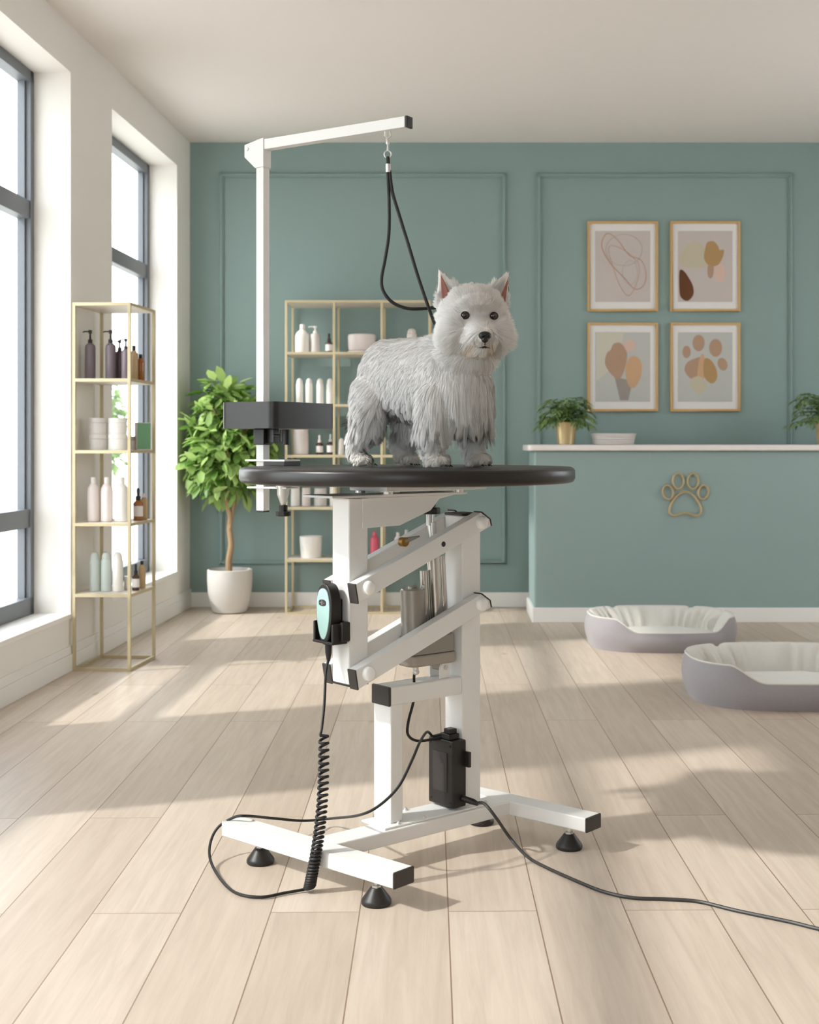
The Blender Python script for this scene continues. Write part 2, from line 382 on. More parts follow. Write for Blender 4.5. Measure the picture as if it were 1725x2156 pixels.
def bz(y): return 1-(y-936)/F*YF
ZB = [bz(632), bz(741), bz(851), bz(958), bz(1068), bz(1178), .014]
shelving('shelving_unit', [(bx0,YF),(bx1,YF),(bx1,YK),(bx0,YK)], ZB, 'wide three-bay brass open shelf against the teal wall', 'shelf', bay=3, r=.0072, board=.015)

# ------------------------------------------------------------------ bottles and jars
def c_(name, c, rough=.35, **k): M[name] = mat(name, c, rough, var=.02, **k); return name
c_('mauve_glass', (120,108,116), .25); c_('mauve_dark', (88,72,80), .25); c_('amber_glass', (150,92,40), .15, coat=.5)
c_('offwhite', (232,229,224)); c_('pinkwhite', (226,216,213)); c_('palegreen', (196,206,202)); c_('greenbox', (96,140,104), .6)
c_('brown_glass', (70,50,42), .15, coat=.4); c_('pink', (205,90,112)); c_('greywhite', (205,200,197)); c_('label_paper', (226,222,220), .7)
c_('tinband', (170,162,150), .4); c_('tan_glass', (176,150,112), .25)
def stand(px, Yd, zbase): return Vector(((px-CX)/F*Yd, Yd, zbase+.0005))
def bottle(px, Yd, zb, r, h, kind, col, label, cat='bottle', group=None, capcol='black', name=None, rz=0):
    p = stand(px, Yd, zb)
    names = {'pump':'pump_bottle','round':'bottle','flat':'bottle','dropper':'dropper_bottle','jar':'jar','tin':'tin','tub':'tub','capb':'bottle','jug':'bottle'}
    t = empty(name or names[kind], p, rz, label, cat, group)
    b = MB()
    if kind == 'pump':
        hb = h*.74; b.lathe([(r*.9,0),(r,.004),(r,hb*.86),(r*.9,hb*.94),(r*.4,hb),(r*.38,hb+.004)]); b.build('body', col, t)
        c = MB(); c.lathe([(r*.42,hb),(r*.42,hb+h*.07),(r*.2,hb+h*.08),(r*.16,h*.93),(r*.34,h*.93),(r*.34,h),(0,h)]); c.tube([(0,0,h*.97),(-r*1.1,-r*.2,h*.97),(-r*1.35,-r*.25,h*.95)], r*.13, 8); c.build('pump', capcol, t)
    elif kind in ('round', 'capb'):
        hb = h*.86; b.lathe([(r*.86,0),(r,.005),(r,hb*.78),(r*.93,hb*.88),(r*.6,hb*.97),(r*.42,hb)]); b.build('body', col, t)
        c = MB(); c.lathe([(r*.45,hb-.002),(r*.45,h*.985),(r*.38,h),(0,h)]); c.build('cap', capcol, t)
    elif kind == 'flat':      # straight bottle with rounded shoulders and domed cap
        hb = h*.8; b.lathe([(r*.9,0),(r,.004),(r,hb*.95),(r*.85,hb)]); b.build('body', col, t)
        c = MB(); c.lathe([(r*.86,hb),(r*.82,h*.9),(r*.55,h*.97),(0,h)]); c.build('cap', capcol, t)
    elif kind == 'dropper':
        hb = h*.62; b.lathe([(r*.9,0),(r,.003),(r,hb*.86),(r*.45,hb)]); b.build('body', col, t)
        c = MB(); c.lathe([(r*.5,hb),(r*.5,hb+h*.12),(r*.28,hb+h*.14),(r*.34,h*.94),(r*.2,h),(0,h)]); c.build('dropper_cap', capcol, t)
        l_ = MB(); l_.lathe([(r*1.01,hb*.2),(r*1.01,hb*.72)], n=28); l_.build('paper_label', 'label_paper', t)
    elif kind == 'tin':
        b.lathe([(r*.97,0),(r,.004),(r,h*.66),(r*.98,h*.68)]); b.build('body', col, t)
        c = MB(); c.lathe([(r*.95,h*.66),(r*.95,h*.70),(r*1.03,h*.71),(r*1.03,h*.93),(r*.98,h),(0,h)]); c.build('lid', capcol, t)
    elif kind == 'jar':
        b.lathe([(r*.9,0),(r,.005),(r,h*.74),(r*.92,h*.78)]); b.build('body', col, t)
        c = MB(); c.lathe([(r*.96,h*.77),(r*.96,h*.97),(r*.9,h),(0,h)]); c.build('lid', capcol, t)
    elif kind == 'tub':
        b.lathe([(r*.86,0),(r*.9,.005),(r,h*.95),(r*.97,h),(r*.9,h*.97),(r*.82,h*.9),(0,h*.88)]); b.build('body', col, t)
    elif kind == 'jug':
        b.lathe([(r*.92,0),(r,.006),(r,h*.6),(r*.8,h*.72),(r*.4,h*.8),(r*.32,h*.86)]); b.build('body', col, t)
        c = MB(); c.lathe([(r*.36,h*.85),(r*.36,h*.98),(r*.3,h),(0,h)]); c.build('cap', capcol, t)
    return t
YL = 5.80
def sc(Y): return F/Y
# narrow unit, top shelf
bottle(190, YL, ZL[1], .0235, .225, 'pump', 'mauve_glass', 'tall grey-mauve pump bottle, leftmost on the top shelf of the narrow brass unit')
bottle(233, YL, ZL[1], .0235, .225, 'pump', 'mauve_glass', 'tall grey-mauve pump bottle in the middle of the narrow unit\'s top shelf', group=None)
bottle(252, 5.87, ZL[1], .021, .185, 'pump', 'mauve_dark', 'dark plum pump bottle half hidden behind the mauve bottles, narrow unit')
bottle(265, 5.78, ZL[1], .020, .185, 'pump', 'mauve_glass', 'shorter grey-mauve pump bottle just left of the front brass upright')
bottle(282, 5.87, ZL[1], .019, .16, 'capb', 'tan_glass', 'tan glass bottle with a slim black cap, right of the brass upright, top shelf')
bottle(296, 5.93, ZL[1], .019, .125, 'capb', 'amber_glass', 'small amber glass bottle, rightmost on the narrow unit\'s top shelf')
# second shelf
for px, col, side in ((207, 'greywhite', 'left'), (248, 'offwhite', 'right')):
    bottle(px, YL, ZL[2], .041, .072, 'tin', col, 'round white lidded tin, lower one of the %s stack on the narrow unit' % side, 'tin', 'stacked round tins', capcol=col)
    bottle(px, YL, ZL[2]+.0725, .0405, .072, 'tin', col, 'round white lidded tin, upper one of the %s stack on the narrow unit' % side, 'tin', 'stacked round tins', capcol=col)
bottle(273, 5.88, ZL[2], .026, .062, 'tin', 'pinkwhite', 'small cream tin tucked behind the brass upright, right of the tin stacks', 'tin', capcol='tinband')
t = empty('product_box', stand(300, 5.88, ZL[2]), R(30), 'white and green carton standing right of the round tins', 'box')
m = MB(); m.box((-.03,-.022,0),(.03,.022,.125)); m.build('carton', 'greywhite', t, bevel=.001)
m = MB(); m.box((-.0305,-.0235,.003),(.0305,-.0222,.122)); m.box((.0302,-.0222,.003),(.0315,.022,.122)); m.build('green_panel', 'greenbox', t)
# third shelf
for px, lab in ((197, 'pinkish white bottle, leftmost of three on the narrow unit\'s third shelf'), (225, 'pinkish white bottle, middle of three on the narrow unit\'s third shelf'), (256, 'pure white bottle next to the amber one on the third shelf')):
    bottle(px, 5.76, ZL[3], .0265 if px < 250 else .030, .2, 'round', 'pinkwhite' if px < 250 else 'offwhite', lab, group='white bottles on the third shelf', capcol='offwhite')
bottle(291, 5.87, ZL[3], .022, .148, 'dropper', 'amber_glass', 'amber bottle with black cap and white label on the third shelf of the narrow unit')
bottle(303, 5.93, ZL[3], .017, .12, 'round', 'tan_glass', 'slim clear tan bottle behind the amber labelled one', capcol='greywhite')
# fourth shelf
for px, lab, col in ((200, 'pale green-grey bottle, leftmost on the lowest filled shelf of the narrow unit', 'palegreen'), (224, 'pale green-grey bottle, second from left on the lowest filled shelf', 'palegreen'), (248, 'white-green bottle, third from left on the lowest filled shelf', 'offwhite')):
    bottle(px, 5.77, ZL[4], .0235, .178, 'flat', col, lab, group='pale bottles on the fourth shelf', capcol=col)
bottle(268, 5.84, ZL[4], .015, .06, 'jar', 'offwhite', 'tiny white jar between the pale bottles and the brass upright', 'jar', capcol='offwhite')
bottle(286, 5.80, ZL[4], .0165, .12, 'dropper', 'brown_glass', 'dark brown bottle with white label, right of the upright on the fourth shelf')
bottle(299, 5.90, ZL[4], .0165, .125, 'capb', 'tan_glass', 'brassy tan bottle with a black cap, rightmost on the fourth shelf')
# wide unit
Ys = 7.69
def wb_(px, i, r, h, kind, col, label, cat='bottle', group=None, capcol='offwhite', Y=Ys, name=None): return bottle(px, Y, ZB[i], r, h, kind, col, label, cat, group, capcol, name)
wb_(637, 1, .044, .175, 'jug', 'offwhite', 'stout white bottle, leftmost on the top row of the wide brass shelf')
wb_(664, 1, .030, .165, 'pump', 'greywhite', 'grey-white pump bottle beside the stout white one, wide shelf')
wb_(693, 1, .022, .12, 'dropper', 'brown_glass', 'small dark dropper bottle with white label, top row of wide shelf', capcol='capdk')
t = empty('storage_box', stand(762, Ys, ZB[1]), 0, 'white rounded storage box on a foot in the middle bay, top row', 'box')
m = MB(); m.lathe([(.058,0),(.062,.004),(.062,.014),(.052,.018)], sx=1.35, n=40); m.build('foot', 'pinkwhite', t)
m = MB(); m.lathe([(.056,.018),(.06,.03),(.062,.1),(.06,.112),(.052,.116),(0,.114)], sx=1.35, n=40); m.build('body', 'pinkwhite', t)
wb_(867, 1, .030, .15, 'flat', 'pinkwhite', 'pinkish white rounded bottle in the right bay above the dog\'s back', capcol='pinkwhite')
for k, px in enumerate((631, 651, 674, 695)):
    wb_(px, 2, .0215, .16, 'flat', 'offwhite', 'slim white bottle, %s of the four above the black tray' % ('first from left', 'second from left', 'third from left', 'rightmost')[k], group='four slim white bottles', capcol='offwhite')
wb_(634, 3, .045, .165, 'jar', 'pinkwhite', 'tall pinkish white canister under the black tray', 'canister', capcol='pinkwhite', name='canister')
wb_(673, 3, .021, .118, 'dropper', 'brown_glass', 'brown dropper bottle with pale cap, left one below the tray', group='brown dropper bottles', capcol='pinkwhite')
wb_(696, 3, .021, .125, 'dropper', 'brown_glass', 'brown dropper bottle with pale cap, right one beside the brass upright', group='brown dropper bottles', capcol='palegreen')
wb_(719, 3, .017, .10, 'flat', 'offwhite', 'thin white tube bottle between the upright and the dog\'s hind leg')
for k, (px, r, h) in enumerate(((622, .028, .12), (645, .026, .11), (675, .038, .108))):
    wb_(px, 4, r, h, 'jar', ('offwhite', 'pinkwhite', 'greywhite')[k], ('narrow white jar, leftmost under the table edge', 'small pinkish jar, second under the table edge', 'wide grey-white jar left of the table post')[k], 'jar', capcol=('offwhite', 'pinkwhite', 'greywhite')[k])
wb_(702, 4, .022, .13, 'jar', 'offwhite', 'white jar peeking out just left of the table post top', 'jar')
wb_(655, 5, .068, .128, 'tub', 'offwhite', 'large white tub on the lowest shelf of the wide unit', 'tub')
wb_(789, 5, .026, .155, 'round', 'pink', 'bright pink-red bottle seen between the table post and arms', capcol='pink')
wb_(838, 5, .022, .15, 'round', 'pinkwhite', 'pale bottle behind the lifting arms, left one of two', capcol='pinkwhite')
wb_(856, 5, .022, .165, 'round', 'offwhite', 'pale bottle behind the lifting arms, right one of two', capcol='greywhite')

# ------------------------------------------------------------------ ficus
t = empty('potted_ficus', onfloor(484, 1289), 0, 'bushy green ficus tree in a round grey-white pot in the corner', 'potted plant')
p0 = t.location.copy()
m = MB(); m.lathe([(.085,0),(.10,.006),(.118,.06),(.13,.13),(.134,.2),(.133,.255),(.126,.258),(.122,.25),(.12,.225),(0,.222)], n=40); m.build('pot', 'pot', t)
m = MB(); m.lathe([(.119,.2),(.119,.228),(.05,.234),(0,.236)], n=28); m.build('soil', 'soil', t)
m = MB(); sY = p0.y
m.tube(smoothpath([(0,0,.2),(-.006,0,.3),(.008,0,.4),(-.004,.01,.5),(.002,0,.57),(-.02,0,.66),(-.05,.01,.85),(-.05,0,1.05)]), [.019]*8+[.018]*8+[.017]*8+[.016]*8+[.015]*8+[.013]*8+[.011]*8+[.006], 10)
m.tube(smoothpath([(.002,0,.5),(.012,.005,.57),(.026,.01,.66),(.04,0,.8),(.02,0,1.0),(.03,0,1.15)]), .011, 8)
for k in range(9):
    a = k*2.4; m.tube([(-.01,0,.72+.05*k),(.12*math.cos(a),.12*math.sin(a),.82+.05*k),(.2*math.cos(a),.2*math.sin(a),.9+.05*k)], [.007,.005,.003], 6)
m.build('trunk', 'trunk', t)
rn = random.Random(11); vs=[]; fs=[]; cs=[]
for (c, r, n_) in (((-.035,0,.99),(.27,.24,.29),720),((-.03,0,1.22),(.16,.15,.20),300),((.1,0,1.02),(.20,.2,.24),230),((-.17,0,.93),(.18,.16,.19),230),((-.03,0,.82),(.21,.17,.16),230)):
    v2,f2,c2 = leafcloud(c, r, n_, .095, rn, minx=-1.60-p0.x, shell=.35, maxx=bx0-.03-p0.x, maxy=7.87-p0.y, jit=.5); o=len(vs); vs+=v2; fs+=[tuple(i+o for i in f) for f in f2]; cs+=c2
leafobj('foliage', (vs,fs,cs), 'leaf', t)

# ------------------------------------------------------------------ reception counter
t = empty('reception_counter', (.468, 7.22, 0), 0, 'teal reception counter with white top standing before the back wall', 'counter')
m = MB(); m.box((0,0,.0),(3.0,.5,.965)); m.build('body', 'tealc', t, bevel=.012, seg=4, smooth=False)
m = MB()
def rrect(x0,y0,x1,y1,r,n=8):
    P=[]
    for cx,cy,a0 in ((x1-r,y0+r,-90),(x1-r,y1-r,0),(x0+r,y1-r,90),(x0+r,y0+r,180)):
        for k in range(n+1): a=R(a0+90*k/n); P.append((cx+r*math.cos(a),cy+r*math.sin(a)))
    return P
def slab(m, poly, z0, z1):
    n=len(poly); vs=[(p[0],p[1],z0) for p in poly]+[(p[0],p[1],z1) for p in poly]
    m.add(vs,[tuple(range(n-1,-1,-1)),tuple(range(n,2*n))]+[(i,(i+1)%n,(i+1)%n+n,i+n) for i in range(n)])
slab(m, rrect(-.038,-.03,3.03,.53,.03), .965, .999); m.build('countertop', 'ctop', t, bevel=.008, seg=3)
m = MB(); slab(m, rrect(-.014,-.014,3.0,.5,.012), 0, .082); m.build('plinth', 'trim', t, bevel=.003)
# paw emblem
t = empty('paw_emblem', at(1445,1042,7.215), 0, 'gold outline paw print sign fixed on the counter front', 'sign')
o = t.location; k_ = 7.215/F
def L(x,y): return Vector(((x-1445)*k_,-.006,-(y-1042)*k_))
for (x,y,rx,ry,rot) in ((1406.5,1036.5,10.5,15,-12),(1428.3,1013.2,11.2,16.5,-3),(1459.2,1013.2,11.2,16.5,3),(1481,1036.5,10.5,15,12)):
    pts=[]
    for i in range(32):
        a=2*PI*i/32; ex=rx*math.cos(a); ey=ry*math.sin(a); q=R(rot); pts.append(L(x+ex*math.cos(q)-ey*math.sin(q), y+ex*math.sin(q)+ey*math.cos(q)))
    m=MB(); m.tube(pts,.0062,8,closed=True); m.build('toe_outline','emblem',t)
pad=[(1443,1036),(1452,1038),(1461,1045),(1468,1054),(1474,1064),(1476.5,1075),(1473,1083.5),(1465,1086),(1454,1082.5),(1443,1080),(1432,1082.5),(1421,1086),(1413,1083.5),(1409.5,1075),(1412,1064),(1418,1054),(1425,1045),(1434,1038)]
m=MB(); m.tube(smoothpath([L(*p) for p in pad],5,True),.0066,8,closed=True); m.build('pad_outline','emblem',t)
# palms in gold pots, bowl
def palm(px, Yd, label, seed, hgt=.22, spread=.155, n=62):
    p=stand(px,Yd,.999); t=empty('potted_palm',p,0,label,'potted plant')
    m=MB(); m.lathe([(.046,0),(.05,.004),(.062,.125),(.064,.13),(.059,.13),(.056,.115),(0,.112)],n=36); m.build('pot','gold',t)
    rn=random.Random(seed); vs=[];fs=[];cs=[]
    for i in range(n):
        a=i*2.39996+rn.random()*.4; el=rn.uniform(.25,1.0); Ln=spread*rn.uniform(.8,1.25); c=rn.random()
        d=Vector((math.cos(a),math.sin(a),0)); P=[]
        for k in range(7):
            q=k/6; P.append(Vector((0,0,.11))+d*(Ln*q*(1-.25*(1-q)*el))*(.45+.55*(1-el*.5))+Vector((0,0,hgt*el*math.sin(q*1.9)*.75*(1) - .06*q*q*(1-el))))
        # leaflets along the frond
        sd=Vector((-d.y,d.x,0))
        for k in range(1,7):
            for sg in (-1,1):
                b=P[k]; ax=((P[k]-P[k-1]).normalized()*.8+sd*sg*.75+Vector((0,0,-.25))).normalized(); L_=.062*(1-.4*abs(k/6-.5))*rn.uniform(.8,1.2); w=.0085
                s2=ax.cross(Vector((0,0,1))).normalized(); o=len(vs)
                vs+=[b,b+ax*L_*.4+s2*w,b+ax*L_*.4-s2*w,b+ax*L_+Vector((0,0,-.01))]; fs+=[(o,o+1,o+3),(o,o+3,o+2)]; cs+=[c*.6+.4*rn.random()]*4
        for k in range(6):
            o=len(vs); w=.0022; vs+=[P[k]+sd*w,P[k]-sd*w,P[k+1]-sd*w,P[k+1]+sd*w]; fs+=[(o,o+1,o+2,o+3)]; cs+=[c]*4
    leafobj('fronds',(vs,fs,cs),'leafd',t); return t
palm(1192,7.42,'small leafy palm in a gold pot on the left end of the counter',5)
palm(1740,7.42,'leafy palm cut off by the right edge of the picture, on the counter',8,.26,.20,70)
t=empty('bowl',stand(1292,7.42,.999),0,'shallow ribbed light grey bowl on the counter beside the gold pot','bowl')
m=MB(); m.lathe([(.112,0),(.118,.003),(.119,.012),(.117,.014),(.121,.017),(.121,.026),(.119,.028),(.124,.031),(.124,.040),(.122,.042),(.127,.045),(.127,.054),(.131,.057),(.131,.064),(.125,.064),(.115,.02),(0,.012)],n=48); m.build('body','greywhite',t)

# ------------------------------------------------------------------ framed prints
def poly_disc(m, pts, y):  # flat shape on the print, thin
    m.prism([(p[0],p[1]) for p in pts], y-.0006, y)
def blob(cx,cy,rx,ry,rot=0,n=30,w=0,seed=0):
    P=[]
    for i in range(n):
        a=-2*PI*i/n; k=1+w*math.sin(3*a+seed)+w*.6*math.sin(2*a+seed*2); ex=rx*k*math.cos(a); ey=ry*k*math.sin(a); q=R(rot)
        P.append((cx+ex*math.cos(q)-ey*math.sin(q), cy+ex*math.sin(q)+ey*math.cos(q)))
    return P
for nme,c in (('art_sand',(196,160,126)),('art_ochre',(172,140,96)),('art_brown',(98,60,32)),('art_blush',(206,180,166)),('art_taupe',(152,143,138)),('art_terra',(172,142,120)),('art_cream',(190,182,160)),('art_line',(190,150,130)),('art_linelt',(176,170,164)),('art_pale',(197,193,180))): M[nme]=mat(nme,c,.8,var=.04,vscale=12)
def picture(x0,y0,x1,y1,label,art,paper):
    Yw=YB-.002; c=at((x0+x1)/2,(y0+y1)/2,Yw); k=Yw/F; w=(x1-x0)*k/2; h=(y1-y0)*k/2
    t=empty('framed_print',c,0,label,'picture','four framed prints on the teal wall'); fw=.014
    m=MB()
    m.box((-w,-.022,-h),(-w+fw,0,h)); m.box((w-fw,-.022,-h),(w,0,h)); m.box((-w+fw,-.022,h-fw),(w-fw,0,h)); m.box((-w+fw,-.022,-h),(w-fw,0,-h+fw))
    m.build('frame','frame',t,smooth=False,bevel=.0015)
    m=MB(); m.box((-w+fw,-.010,-h+fw),(w-fw,-.002,h-fw)); m.build('mount','mount',t,smooth=False)
    pw=w-.047; ph=h-.058; m=MB(); m.box((-pw,-.0112,-ph),(pw,-.010,ph))
    p=m.build('print',paper,t,smooth=False)
    for i,(mt,shapes) in enumerate(art):
        m=MB()
        for s_ in shapes:
            if s_[0]=='b': 
                P=[((q[0]-(x0+x1)/2)*k,-(q[1]-(y0+y1)/2)*k) for q in s_[1]]; m.prism(P,-.0114-.0003*i,-.011)
            else:
                P=[((q[0]-(x0+x1)/2)*k,-.0118,-(q[1]-(y0+y1)/2)*k) for q in s_[1]]; m.tube(P,s_[2],6,closed=s_[3])
        fixn(m.build('painted_shape',mt,p,smooth=False))
def cir(cx,cy,rx,ry,rot,n=36): return [(a[0],a[1]) for a in blob(cx,cy,rx,ry,rot,n)]
# crop scale 2.76, origin (1100,440)
def q(x,y): return (1100+x/2.76, 440+y/2.76)
def qb(cx,cy,rx,ry,rot=0,w=0,seed=0): c=q(cx,cy); return blob(c[0],c[1],rx/2.76,ry/2.76,rot,30,w,seed)
def qp(*pts,n=5): return [(v.x,v.y) for v in smoothpath([Vector((*q(*p),0)) for p in pts],n,True)]
picture(1237,467,1385,656,'framed print of thin looping lines, top left of the four',[
  ('art_linelt',[('l',cir(*q(590,240),38,33,0),.0016,True),('l',cir(*q(625,370),16,25,0),.0014,True)]),
  ('art_line',[('l',qp((505,145),(560,190),(620,270),(690,300),(718,380),(700,450),(650,465),(590,400),(530,340),(480,270),(460,210),(475,160)),.0024,True),('l',qp((500,230),(560,225),(640,280),(680,340),(665,430),(620,505),(580,470),(540,380)),.0017,True)])],'paper')
picture(1411,467,1558,656,'framed print with a dark brown oval and ochre patch, top right of the four',[
  ('art_cream',[('b',qb(1000,275,80,85,20,.12,1))]),
  ('art_blush',[('b',qb(1145,370,34,62,-8,.05,2))]),
  ('art_terra',[('b',qb(1093,350,18,58,4,.05,0))]),
  ('art_ochre',[('b',qp((1075,195),(1110,190),(1135,215),(1145,240),(1170,240),(1160,290),(1130,330),(1085,330),(1055,290),(1062,230)))]),
  ('art_brown',[('b',qp((912,365),(935,360),(965,400),(990,450),(992,500),(960,535),(925,520),(912,480)))])],'paper')
picture(1237,680,1385,866,'framed print of tan rounded shapes over a grey wedge, bottom left of the four',[
  ('art_pale',[('b',[q(428,715),q(590,715),q(560,900),q(428,1000)])]),
  ('art_taupe',[('b',[q(535,975),q(640,1000),q(615,1112),q(567,1112)])]),
  ('art_blush',[('b',qb(622,795,34,38,0,.04,1))]),
  ('art_sand',[('b',qb(645,945,48,92,6,.04,3))]),
  ('art_terra',[('b',qp((530,785),(570,780),(605,830),(605,880),(590,940),(560,990),(515,960),(480,900),(490,840),(512,820)))])],'paperg')
picture(1411,680,1558,866,'framed print of a tan and brown paw, bottom right of the four',[
  ('art_terra',[('b',qb(953,832,24,36)),('b',qb(1023,780,35,48)),('b',qb(1122,808,38,52)),('b',qb(1162,903,28,38,-20)),('b',qp((1000,870),(1050,862),(1040,930),(1020,985),(975,985),(942,940),(955,895)))]),
  ('art_sand',[('b',qp((1030,865),(1055,850),(1060,960),(1040,1000),(1015,980)))]),
  ('art_brown2',[('b',qp((1060,870),(1095,880),(1125,930),(1130,985),(1100,1015),(1060,985),(1050,930)))]) if False else ('art_ochre',[('b',qp((1060,870),(1095,880),(1125,930),(1130,985),(1100,1015),(1060,985),(1050,930)))]),
  ('art_cream',[('b',qp((985,985),(1030,975),(1070,1020),(1040,1075),(1000,1065),(975,1020)))])],'paperg')

# ------------------------------------------------------------------ dog beds
def dogbed(c, a, b, hs, hf, label, rz=0, seed=0):
    t=empty('dog_bed',c,rz,label,'dog bed','two grey dog beds')
    N=160; K=22
    def se(ph,A,B,p=2.7):
        cs,sn=math.cos(ph),math.sin(ph); return Vector((A*math.copysign(abs(cs)**(2/p),cs),B*math.copysign(abs(sn)**(2/p),sn),0))
    vs=[]; 
    creases=[R(d) for d in (18,62,118,162)]
    for i in range(N):
        ph=2*PI*i/N; d=abs((ph-R(278)+PI)%(2*PI)-PI)
        k=min(1,max(0,(d-.42)/.42)); k=k*k*(3-2*k); h=hf+(hs-hf)*k
        cr=sum(math.exp(-((((ph-c2+PI)%(2*PI)-PI)/.045)**2)) for c2 in creases)
        h*=1-.10*cr; th=.105*(.75+.25*k)
        fold=.004*math.sin(ph*23+seed)*math.sin(ph*5)+.003*math.sin(ph*41+1)
        for j in range(K):
            u=j/(K-1)
            if u<=.5:   # outer from bottom to rim
                w=u/.5; off=.012-.055*(1-math.sin(min(1,w*1.0)*PI*.62+.25)); z=h*(w**.9); inn=.012+.035*(1-math.sin(PI*(.12+.72*w)))
            else:       # inner from rim down
                w=(u-.5)/.5; inn=.022+(th-.02)*math.sin(w*PI/2)**.8+.012*math.sin(w*PI)*-1+.024*cr*math.sin(w*PI)+fold*math.sin(w*PI)*3; z=h*(1-w)**.75*(1)+.03*w
            if j==0: z=0
            vs.append(se(ph,a-inn,b-inn)+Vector((0,0,z)))
    def strip(j0,j1,name,m):
        mb=MB(); idx=[[i*K+j for j in range(j0,j1+1)] for i in range(N)]; n=j1-j0+1
        mb.add([vs[q2] for r_ in idx for q2 in r_],[(i*n+j,((i+1)%N)*n+j,((i+1)%N)*n+j+1,i*n+j+1) for i in range(N) for j in range(n-1)])
        o=mb.build(name,m,t,angle=80); return o
    strip(0,10,'outer_wall','bedout'); strip(10,K-1,'inner_bolster','bedin')
    pp=[se(2*PI*i/N,a-.013,b-.013)+Vector((0,0,vs[i*K+10].z)) for i in range(N)]
    pp=[vs[i*K+10] for i in range(N)]; m=MB(); m.tube(pp,.0032,6,closed=True); m.build('piping','bedin',t)
    m=MB(); Q=26; v2=[]; f2=[]
    for q2 in range(Q):
        s_=q2/(Q-1)
        for i in range(N):
            ph=2*PI*i/N; p=se(ph,(a-.085)*s_,(b-.085)*s_); z=.05+.022*(1-s_**4)+.003*noise.noise(Vector((p.x*14,p.y*14,seed)))
            if q2==Q-1: z=.02
            v2.append(p+Vector((0,0,z)))
    f2=[(q2*N+i,q2*N+(i+1)%N,(q2+1)*N+(i+1)%N,(q2+1)*N+i) for q2 in range(Q-1) for i in range(N)]
    m.add(v2,f2); fixn(m.build('cushion','bedin',t,angle=80)); return t
dogbed((1.045,6.42,0),.385,.31,.165,.10,'smaller looking grey dog bed, farther back against the counter')
dogbed((1.345,5.10,0),.43,.335,.172,.108,'large grey dog bed in front, cut off by the right picture edge',seed=3)

# ------------------------------------------------------------------ the grooming table
TC = Vector((-.0576, 3.110, 0)); TT = R(40.34)
T = empty('grooming_table', TC, TT, 'white lifting grooming table with round black top, centre of the room', 'grooming table')
TM = Matrix.Translation(TC) @ Matrix.Rotation(TT, 4, 'Z')
# local: x = along the base beam (away right), y = -v (away left)
def tb(name, u0, u1, v0, v1, z0, z1, m='steelw', parent=None, bevel=.004):
    mb = MB(); mb.box((u0, -v1, z0), (u1, -v0, z1)); return mb.build(name, m, parent or T, bevel=bevel, smooth=False)
V0, V1 = -.084, -.016
tb('base_beam', -.28, .275, -.062, .012, .055, .09)
tb('base_plate', -.132, .20, -.09, .004, .09, .095, bevel=.0015)
def foot_bar(p, q_, capends):
    p=Vector(p); q_=Vector(q_); d=(q_-p); Ln=d.length; d.normalize(); n=Vector((-d.y,d.x,0))
    X=Matrix(((d.x,n.x,0,p.x),(d.y,n.y,0,p.y),(0,0,1,0),(0,0,0,1)))
    mb=MB(); mb.box((.004,-.0315,.055),(Ln-.004,.0315,.0905),X); o=fixn(mb.build('foot_bar','steelw',T,bevel=.004,smooth=False))
    for e,mt in capends:
        mb=MB(); a,b=((-.0,.006) if e==0 else (Ln-.006,Ln)); mb.box((a,-.032,.0545),(b,.032,.091),X); fixn(mb.build('end_cap',mt,o,bevel=.003,smooth=False))
    return o
foot_bar((-.357,.315,0),(-.269,-.252,0),((0,'steelw'),(1,'capdk')))
foot_bar((.262,.17,0),(.331,-.241,0),((0,'capdk'),(1,'capdk')))
for (a,v) in ((-.286,.1745),(-.332,-.224),(.31,.176),(.283,-.120)):
    mb=MB(); mb.lathe([(.031,0),(.033,.003),(.033,.009),(.031,.013),(.016,.033),(.013,.037),(0,.037)],(a,-v,0),n=32); o=mb.build('levelling_foot','black',T)
    mb=MB(); mb.lathe([(.011,.034),(.011,.041),(.0055,.043),(.0055,.049),(.012,.049),(.012,.052),(.0055,.0525),(.0055,.056)],(a,-v,0),n=6); mb.build('foot_screw','zinc',o,smooth=False)
tb('short_post', -.100, -.062, V0, V1, .095, .38)
o=tb('cross_tube', -.099, .126, V0, V1, .376, .42); tb('end_cap', -.106, -.098, V0-.001, V1+.001, .3745, .4215, 'capdk', o, .003)
o=tb('rear_post', .126, .188, V0, V1, .095, .822); tb('end_cap', .125, .189, V0-.001, V1+.001, .822, .828, 'capdk', o, .002)
o=tb('lifting_post', -.222, -.166, V0, V1, .440, .874); tb('end_cap', -.2225, -.1655, V0-.0005, V1+.0005, .4365, .4405, 'black', o, .001)
# gusset bracket
mb=MB(); gp=[(-.185,.874),(-.185,.804),(-.075,.806),(.021,.839),(.05,.867),(.10,.876)]
for (y0,y1) in ((.0125,.0155),(.0845,.0875)): mb.prism(gp,y0,y1)
mb.box((-.16,.0155,.805),(-.157,.0845,.874)); fixn(mb.build('gusset_bracket','steelw',T,bevel=.001,smooth=False))
tb('top_plate', -.283, .126, -.118, .004, .8765, .8825, bevel=.0015)
tb('slide_block', -.14, .175, -.128, .022, .889, .9095, bevel=.002)
for (a,v) in ((-.12,-.11),(-.12,.0),(-.06,-.05),(.1,-.11),(.1,.0)): mb=MB(); mb.cyl((a,-v,.8825),(a,-v,.889),.012,n=16); mb.build('spacer','zinc',T)
